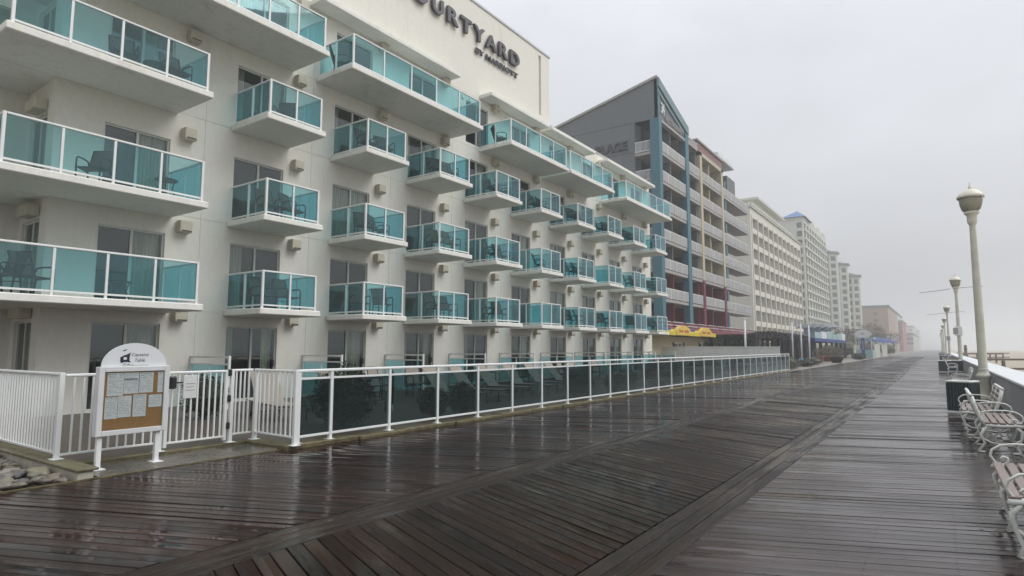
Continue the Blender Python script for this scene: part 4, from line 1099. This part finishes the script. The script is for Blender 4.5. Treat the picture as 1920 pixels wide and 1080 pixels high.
# yellow awning cafe
cf=thing('cafe','small cream cafe building with yellow awning beside the white hotel','cafe',(-19,52,0))
wc=MB(); relief(wc,'x',-18.0,1,None,None,[(49.5,51.6,.9,2.1,.15,True),(56.2,58.2,.9,2.1,.15,True)],44,62,0,2.75)
wc.quad((-18,44,0),(-24,44,0),(-24,44,2.75),(-18,44,2.75)); wc.build('wall',M['creamwall'],cf,fix=False)
for y in (49.5,56.2):
    o=MB().box(-18.12,-18.02,y,y+.1,.9,2.1).box(-18.12,-18.02,y+2.0,y+2.1,.9,2.1).box(-18.12,-18.02,y+1.0,y+1.1,.9,2.1).box(-18.12,-18.02,y+.1,y+2.0,2.0,2.1).build('window',M['signwhite'],cf)
    MB().box(-18.14,-18.125,y+.1,y+2.0,.9,2.0).build('pane',M['window4'],o)
    MB().box(-17.99,-17.95,y-.35,y-.05,.9,2.1).box(-17.99,-17.95,y+2.15,y+2.45,.9,2.1).build('shutter',M['darkwood'],cf)
aw=MB().prism([(-18,3.2),(-16.7,2.93),(-16.7,2.62),(-18,2.76)],'y',43.2,56.9); aw.build('awning',M['yellow'],cf)
for k,(y,r_) in enumerate(((48.15,1.62),(53.9,1.6))):
    pts=[(y+r_*math.cos(PI*a/14)*1.0,2.72+.70*math.sin(PI*a/14)**.7) for a in range(15)]
    pts[0]=(y+r_,2.66); pts[-1]=(y-r_,2.66)
    o=MB().prism(pts,'x',-16.9,-16.64).build('sign_dome',M['yellow2'],cf)
    rnd=random.Random(k)
    for i in range(9):
        a=y-1.1+i*.25
        if i==4: continue
        MB().box(-16.639,-16.62,a,a+.14,2.84+rnd.uniform(0,.05),3.05+rnd.uniform(-.03,.06)).build('letter',M['orange'],o)
for y0_,y1_ in ((43.6,46.4),(49.9,52.2)): MB().prism([(-18,3.5),(-17.1,3.15),(-17.1,2.95),(-18,3.2)],'y',y0_,y1_).build('blue_awning',M['blue'],cf)
lw=MB()
for k in range(7): lw.box(-18.9+k*1.372,-18.9+(k+1)*1.372-.012,46.85,47.0,-.1,1.70)
lw=lw.build('white_wall',M['whitedull']); tag(lw,'low plain white wall closing the far end of the pool terrace','wall')
MB().box(-18.95,-9.27,46.82,47.03,1.701,1.745,.005).build('coping',M['white'],lw)

# dark pergola bar
dp=thing('dark_pergola','dark open timber pergola bar with thatched edge beyond the white wall','pergola',(-14,75,0))
for x in (-17.5,-13.6):
    for k in range(6):
        y=58+k*5.2; MB().box(x-.15,x+.15,y-.15,y+.15,0,2.75).build('post',M['darkwood'],dp)
MB().box(-19.6,-13.4,57.5,86,2.62,2.9).build('roof',M['darkwood'],dp)
MB().box(-19.8,-19.6,57.5,86,0,2.62).build('back_screen',M['darkwood'],dp)
MB().box(-19.5,-13.45,57.3,57.42,.0,1.0).build('front_screen',M['darkwood'],dp)
foliage('thatch_edge',(-13.5,71.5,2.95),(.5,14.5,.32),2200,.14,M['thatch'],dp,5)
foliage('creeper',(-15.2,57.4,1.9),(3.2,.5,.9),1500,.09,M['leaf'],dp,6,gaps=.8)
rnd=random.Random(12)
for k in range(8):
    y=59+k*3.3; h=rnd.uniform(.9,1.5)
    MB().box(-19.3,-19.1,y,y+1.9,.4,.4+h).build('back_panel',rnd.choice([M['bluedk'],M['darkback'],M['maroon'],M['darkwood']]),dp)
for k in range(4):
    x=-16.6+k*.9; o=MB().lathe(x,57.0,[(0,0),(.14,.02),(.12,.9),(.2,1.0),(.16,1.5),(0,1.75)],10).build('folded_umbrella',M['whitedull'] if k%2 else M['darkback'],None,smooth=True); tag(o,['grey folded umbrella leftmost in front of the dark pergola','white folded umbrella second from left by the dark pergola','grey folded umbrella third from left by the dark pergola','white folded umbrella rightmost by the dark pergola'][k],'umbrella','folded umbrellas by the dark pergola')

def flagpole(x,y,h,lb):
    o=MB().tube([(x,y,0),(x,y,h)],[.085,.07],10).lathe(x,y,[(0,h),(.09,h+.02),(.07,h+.10),(0,h+.13)],10).build('pole',M['signwhite'],None,smooth=True); tag(o,lb,'pole','bare white poles')
flagpole(-12.35,49.8,3.85,'bare white pole rising behind the low white wall')
flagpole(-11.85,66,4.25,'bare white pole first in the row before the blue pergola')
flagpole(-11.05,66,4.05,'bare white pole middle of the row before the blue pergola')
flagpole(-10.33,66,3.92,'bare white pole right of the row before the blue pergola')

# blue pergola
bp_=thing('blue_pergola','navy framed restaurant pergola with white fascia boards','pergola',(-13.5,97,0))
for x in (-17,-13.1):
    for k in range(7):
        y=87.5+k*5.3; MB().box(x-.16,x+.16,y-.16,y+.16,0,2.55).build('post',M['bluedk'],bp_)
MB().box(-18,-12.9,87,121,2.55,2.95).build('roof',M['blue'],bp_)
MB().box(-18,-17.8,87,121,0,2.55).build('back_wall',M['darkback'],bp_)
for k in range(6):
    y=88+k*5.4; h=.8+.15*(k%3); MB().box(-13.2,-13.05,y,y+4.9,3.0,3.0+h).build('fascia_board',M['signwhite'] if k in (1,5) else M['aqua'],bp_)
for k in range(5): MB().tube([(-13.6,89+k*5,2.95),(-14.2,90+k*5,4.5),(-13.4,91.5+k*5,4.9)],.07,6).build('roof_frame',M['darkroof'],bp_)
MB().lathe(-16.2,112,[(3.4,5.0),(2.6,5.6),(.2,5.9),(0,5.9)],12).build('roof_cone',M['darkroof'],bp_)
MB().box(-18,-14.4,110.2,113.8,2.95,5.0).build('turret',M['aqua'],bp_)
rnd=random.Random(6)
for k in range(7):
    y=88+k*4.6; MB().box(-14.5,-14.2,y,y+1.6,.5,.5+rnd.uniform(.9,1.7)).build('inner_panel',rnd.choice([M['bluedk'],M['cream2'],M['darkback'],M['aqua']]),bp_)

def planter(x,y,r_,lb,m=None,pm=None,hh=.9):
    t=thing('planter',lb,'planter',(x,y,0),'planters in front of the restaurants')
    MB().lathe(x,y,[(r_*.7,0),(r_,.55),(r_*1.08,.6),(r_*1.08,.68),(r_*.9,.68),(0,.62)],14).build('pot',pm or M['terracotta'],t,smooth=True)
    foliage('foliage',(x,y,.7+hh*.5),(r_*1.1,r_*1.1,hh*.6),500,.07,m or M['leafbrown'],t,int(x*7+y))
planter(-11.6,80,.62,'round terracotta planter with brown grasses by the poles')
planter(-11.3,86,.8,'wide terracotta planter with reddish plants before the blue pergola')
planter(-12.0,99,.8,'small terracotta planter right of the wide one')
planter(-9.5,78.2,.7,'dark round planter with dry plants at the boardwalk edge',pm=M['darkwood'])
for k,(x,y,r_,h,m_,lb) in enumerate(((-9.5,51.2,.75,1.0,'leafgrey','olive shrub at the far end of the glass fence'),(-10.2,55.5,.8,.8,'leaf','low dark green shrub just past the glass fence end'),(-9.9,60.5,.9,.7,'leaf','low spreading green shrub by the boardwalk edge past the fence'),
      (-10.2,67,.9,.8,'leafgrey','olive shrub in the bed below the first pole'),(-12.0,93,1.5,2.0,'leafbrown','reddish brown bush in front of the blue pergola'),(-14,128,2.6,3.4,'leafgrey','olive bush behind the oval sign'),(-9.7,104,.9,.9,'leaf','dark low bush by the end of the blue pergola'),
      (-13,148,3,3.4,'leafbrown','brown leafless bush in the mist beyond the white walls'),(-11,190,2.5,3.0,'leafbrown','faint brown bush at the misty boardwalk edge'))):
    shrub(x,y,-.03,r_,h,lb,900,seed=40+k,m=M[m_],size=.06 if y<80 else .12)
bb=thing('beach_umbrella','bright blue folded parasol low beside the white poles','umbrella',(-10.6,63,0))
MB().lathe(-10.6,63,[(.42,.35),(.22,.6),(0,.72)],12).build('canopy',mat('sky_blue',(.05,.30,.50),.5),bb); MB().tube([(-10.6,63,0),(-10.6,63,.7)],.03,6).build('pole',M['white'],bb)

# oval sign
os_=thing('oval_sign','white oval sign on a blue column by the boardwalk','sign',(-9.9,115,0))
MB().box(-10.25,-9.75,114.8,115.2,0,3.35,.04).build('column',M['blue'],os_)
e_=MB().prism([(-9.95+1.18*math.cos(a*PI/16),3.98+.68*math.sin(a*PI/16)) for a in range(32)],'y',114.85,115.15).build('oval_board',M['signwhite'],os_)
MB().box(-10.12,-10.05,114.83,114.845,3.85,4.2).box(-9.9,-9.82,114.83,114.845,3.9,4.1).build('lettering',M['darkback'],e_)
MB().box(-10.03,-9.97,114.78,114.795,1.4,2.9).build('stripe',M['signwhite'],os_)
# kiosk and white fence walls
kk=thing('kiosk','pale aqua kiosk beside the oval sign','kiosk',(-9.6,121,0))
MB().box(-11.4,-9.0,119,124,0,1.4).build('counter',M['aqua'],kk); MB().box(-11.6,-8.8,118.8,124.2,3.2,3.5).build('roof',M['aqua'],kk)
for x in (-11.4,-9.1):
    for y in (119.1,123.8): MB().box(x-.08,x+.08,y-.08,y+.08,1.4,3.2).build('post',M['signwhite'],kk)
for k,(x,y0_,y1_,h) in enumerate(((-12.2,122.5,133,2.2),(-9.3,126,139,2.4),(-9.2,143,158,2.4))):
    o=MB()
    n=int((y1_-y0_)/1.2)
    for i in range(n): o.box(x-.06,x+.06,y0_+(y1_-y0_)*i/n,y0_+(y1_-y0_)*(i+.97)/n,-.03,h)
    o.box(x-.1,x+.1,y0_,y1_,h,h+.08)
    o=o.build('screen_wall',M['cream4']); tag(o,['pale slatted screen wall behind the oval sign','cream screen wall just beyond the kiosk','second cream screen wall further into the mist'][k],'wall','cream screen walls')
for k,(x,y) in enumerate(((-10.5,150),(-10.3,172),(-10.6,196))):
    t=thing('parasol','blue square parasol over the far cafe terrace, %s along'%ordn(k),'umbrella',(x,y,0),'blue parasols in the mist')
    MB().poly([(x-2,y-2.6,3.2),(x+2,y-2.6,3.2),(x,y,4.1)]).poly([(x+2,y-2.6,3.2),(x+2,y+2.6,3.2),(x,y,4.1)]).poly([(x+2,y+2.6,3.2),(x-2,y+2.6,3.2),(x,y,4.1)]).poly([(x-2,y+2.6,3.2),(x-2,y-2.6,3.2),(x,y,4.1)]).build('canopy',M['blue'],t,fix=False)
    MB().tube([(x,y,0),(x,y,4)],.06,6).build('pole',M['white'],t)

# ------------------------------------------------------------------ cream hotel
B3=thing('hotel_block','cream hotel with a regular grid of recessed balconies','hotel',(-40,140,0))
X3=-27.4; ys=[118.0+4.5*k for k in range(12)]; zs=[28.0-1.75-2.93*k for k in range(9)]
cells=[]
for i in range(11):
    for z in zs: cells.append((ys[i]+.36,ys[i]+4.42,z-1.95,z,1.2,True))
mb=MB(); relief(mb,'x',X3,1,None,None,cells,117.2,168.2,0,28.0)
mb.quad((X3,117.2,0),(-60,117.2,0),(-60,117.2,28),(X3,117.2,28)).quad((X3,168.2,0),(-60,168.2,0),(-60,168.2,28),(X3,168.2,28)).quad((X3,117.2,28),(-60,117.2,28),(-60,168.2,28),(X3,168.2,28))
mb.build('wall',M['cream3'],B3,fix=False)
cnt=0
for z in zs:
    for i in range(11):
        if cnt<99:
            MB().box(X3-1.19,X3-1.14,ys[i]+1.6,ys[i]+4.2,z-1.94,z-.12).build('window',M['window4'],B3); cnt+=1
fins=MB()
for y in ys[:12]: fins.box(X3+.002,X3+.16,y-.1,y+.345,0,26.6)
fins.build('fins',M['cream3'],B3)
MB().box(X3-4,X3+.3,117.0,168.4,28.0,28.25).build('cornice',M['cream4'],B3)
MB().box(-46,-30.4,134,158.5,28.25,33.0).build('penthouse',M['cream3'],B3)
MB().box(-47,-29.3,132.8,160.2,33.0,33.45).build('penthouse_roof',M['cream4'],B3)
for k in range(3): MB().box(-30.39,-30.35,142+k*5,143.4+k*5,31.2,32.0).build('penthouse_window',M['window4'],B3)
for k in range(10): MB().box(X3-1.5,X3-1.1,121+k*4.4,121.5+k*4.4,28.26,29.74).build('terrace_post',M['cream4'],B3)
MB().box(X3-3.6,X3-1.0,123,165.5,29.75,30.15).build('terrace_roof',M['cream4'],B3)

MB().box(-40,-36,150,154,33.45,34.6).box(-36,-34,140,142,33.45,34.1).build('roof_plant',M['cream4'],B3)
# ------------------------------------------------------------------ tall hotel with blue pyramid roof
B4=thing('tower_hotel','tall pale hotel with blue pyramid roof and stepped wings','hotel',(-50,245,0))
X4=-33.4
def arch_top(y): 
    return 44.2+2.2*abs(math.sin((y-213)/64*PI*3))
mb=MB()
rows=[42.3-2.83*k for k in range(14)]
cellsA=[]
wl=[]
colsY=[213.6+5.35*k for k in range(9)]
for z in rows:
    for y in colsY:
        wl.append((z,y))
        cellsA.append((y,y+3.4,z-1.8,z,.8,True))
relief(mb,'x',X4,1,None,None,cellsA,212.4,262,0,44)
mb.build('wall',M['cream4'],B4,fix=False)
sd=MB(); relief(sd,'y',212.4,-1,None,None,[(-35.4,-33.9,z-1.8,z,.6,True) for z in rows],-58,X4,0,44); sd.build('side_wall',M['cream4'],B4,fix=False)
top=[(224,44.003)]+[(224+38*k/48,44.003+1.5*abs(math.sin(PI*k/16))) for k in range(49)]+[(262,44.003)]
MB().prism(top,'x',X4-1.2,X4+.05).build('arched_parapet',M['cream4'],B4)
MB().box(-70,X4-1.3,214,262,0,43.9).build('rear_block',M['cream4'],B4)
n=0
for z,y in wl:
    if n<86: MB().box(X4-.78,X4-.72,y+.1,y+3.3,z-1.78,z-.05).build('window',M['window4'],B4)
    n+=1
for z in rows: MB().box(-35.38,-33.92,212.92,212.98,z-1.78,z-.05).build('window',M['window4'],B4)
rest=MB()
for z,y in wl[86:]: rest.box(X4-.78,X4-.72,y+.1,y+3.3,z-1.78,z-.05)
o=rest.build('windows_lower',M['window4'],B4); o['kind']='stuff'
bl=MB()
for z in rows:
    bl.box(X4+.002,X4+.4,213.4,261,z-2.83+.25,z-2.83+.85)
bl.build('balcony_band',M['cream4'],B4)
apx=(-36.1,218.6,47.3)
pr=MB(); bs=[(-40.0,211.6,44.05),(-32.6,211.6,44.05),(-32.6,225.5,44.05),(-40.0,225.5,44.05)]
for i in range(4): pr.poly([bs[i],bs[(i+1)%4],apx])
pr.build('pyramid_roof',M['blueroof'],B4,fix=False)
# stepped octagonal wings
def wing(xc,yc,r_,h,lab):
    t=MB(); oc=[(xc+r_*math.cos(a),yc+r_*math.sin(a)) for a in [PI/8+k*PI/4 for k in range(8)]]
    t.prism(oc,'z',0,h); t.build('wing',M['cream4'],B4)
    oc2=[(xc+(r_+.6)*math.cos(a),yc+(r_+.6)*math.sin(a)) for a in [PI/8+k*PI/4 for k in range(8)]]
    MB().prism(oc2,'z',h,h+.7).lathe(xc,yc,[(r_*.8,h+.7),(r_*.3,h+1.8),(0,h+1.9)],12).build('wing_roof',M['darkroof'],B4)
    z=h-1.2; ww=MB()
    while z>2.6:
        yw=yc-r_*math.cos(PI/8)
        ww.box(xc-r_*.28,xc+r_*.28,yw-.06,yw-.01,z-1.7,z)
        for sgn in (1,):
            # angled face window (-y,+x)
            a=-PI/4; cx_=xc+math.cos(a)*r_*math.cos(PI/8); cy_=yc+math.sin(a)*r_*math.cos(PI/8)
            ww.obox((cx_+math.cos(a)*.03,cy_+math.sin(a)*.03,z-.85),(.06,r_*.42,1.7),a)
        z-=2.83
    ww=ww.build('wing_windows',M['window4'],B4); 
wing(-34.6,267.5,4.6,38.6,0); wing(-31.6,273,4.4,34.4,1); wing(-28.0,279,4.2,30.2,2)
MB().box(-60,-35.2,262.1,300,0,36).build('rear_wing',M['cream4'],B4)

# ------------------------------------------------------------------ farther buildings
def block(name,x0,x1,y0,y1,h,m,label,cat='building',roofm=None,rows=3,cols=3,front=True,wname='window'):
    t=thing(name,label,cat,((x0+x1)/2,(y0+y1)/2,0))
    MB().box(x0,x1,y0,y1,0,h).build('wall',m,t)
    MB().box(x0-.4,x1+.5,y0-.5,y1+.4,h,h+.8,.05).build('roof',roofm or M['darkroof'],t)
    for j in range(rows):
        z=h-2.4-j*2.9
        if z<2: break
        for i in range(cols):
            x=x0+(x1-x0)*(i+.6)/cols; MB().box(x-.8,x+.8,y0-.06,y0-.01,z-1.3,z).build(wname,M['window4'],t)
        if front:
            for i in range(5):
                y=y0+(y1-y0)*(i+.5)/5; MB().box(x1+.01,x1+.06,y-1.5,y+1.5,z-1.6,z).build(wname,M['window4'],t)
    return t
block('brick_building',-29.5,-17.3,318,392,20.2,M['pink'],'salmon brick building with dark flat roof in the mist',rows=2,cols=1)
block('apartment_block',-30,-18.2,398,470,21.5,M['cream4'],'greyish apartment block behind the salmon building',rows=3)
block('red_building',-24,-16.2,420,474,17.2,M['redfar'],'faded red building beyond the salmon one',rows=2)
block('pale_building',-30,-17,640,720,21,M['cream4'],'very faint pale building with rounded bulk in the fog',rows=2)
block('pale_building',-30,-17,820,920,22,M['cream4'],'fainter pale building just visible in the thickest fog',rows=2)
block('low_pavilion',-19,-13.5,225,262,5.0,M['cream4'],'low pale pavilion at the boardwalk edge in the mist',rows=1)
block('low_shop',-20,-14.5,280,312,6.5,M['cream4'],'low pale shop front fading into the mist',rows=2)
block('low_shop',-17.5,-13,480,620,11,M['cream4'],'long faint shop row near the vanishing end of the boardwalk',rows=2)
# bare trees
def bare_tree(x,y,h,label,seed):
    t=thing('tree',label,'tree',(x,y,0),'bare brown trees in the mist'); rnd=random.Random(seed); tr=MB()
    tr.tube([(x,y,0),(x+.1,y,h*.3),(x,y,h*.6)],[.18,.14,.08],7)
    for k in range(9):
        a=rnd.uniform(0,6.28); z0_=h*rnd.uniform(.3,.6); l=h*rnd.uniform(.2,.4)
        tr.tube([(x,y,z0_),(x+math.cos(a)*l*.6,y+math.sin(a)*l*.6,z0_+l*.6),(x+math.cos(a)*l,y+math.sin(a)*l,z0_+l*1.1)],[.07,.04,.015],5)
    tr.build('trunk',M['bark'],t)
    foliage('crown',(x,y,h*.72),(h*.32,h*.32,h*.3),700,.16,M['leafbrown'],t,seed,gaps=.9)
for k,(x,y,h) in enumerate(((-15,135,5.5),(-14.5,147,5.8),(-13,165,7.5),(-12.5,178,7.0),(-14.5,205,8.5),(-12,240,7))):
    bare_tree(x,y,h,'wispy brown tree in the mist, %s along the landward side'%ordn(k),70+k)
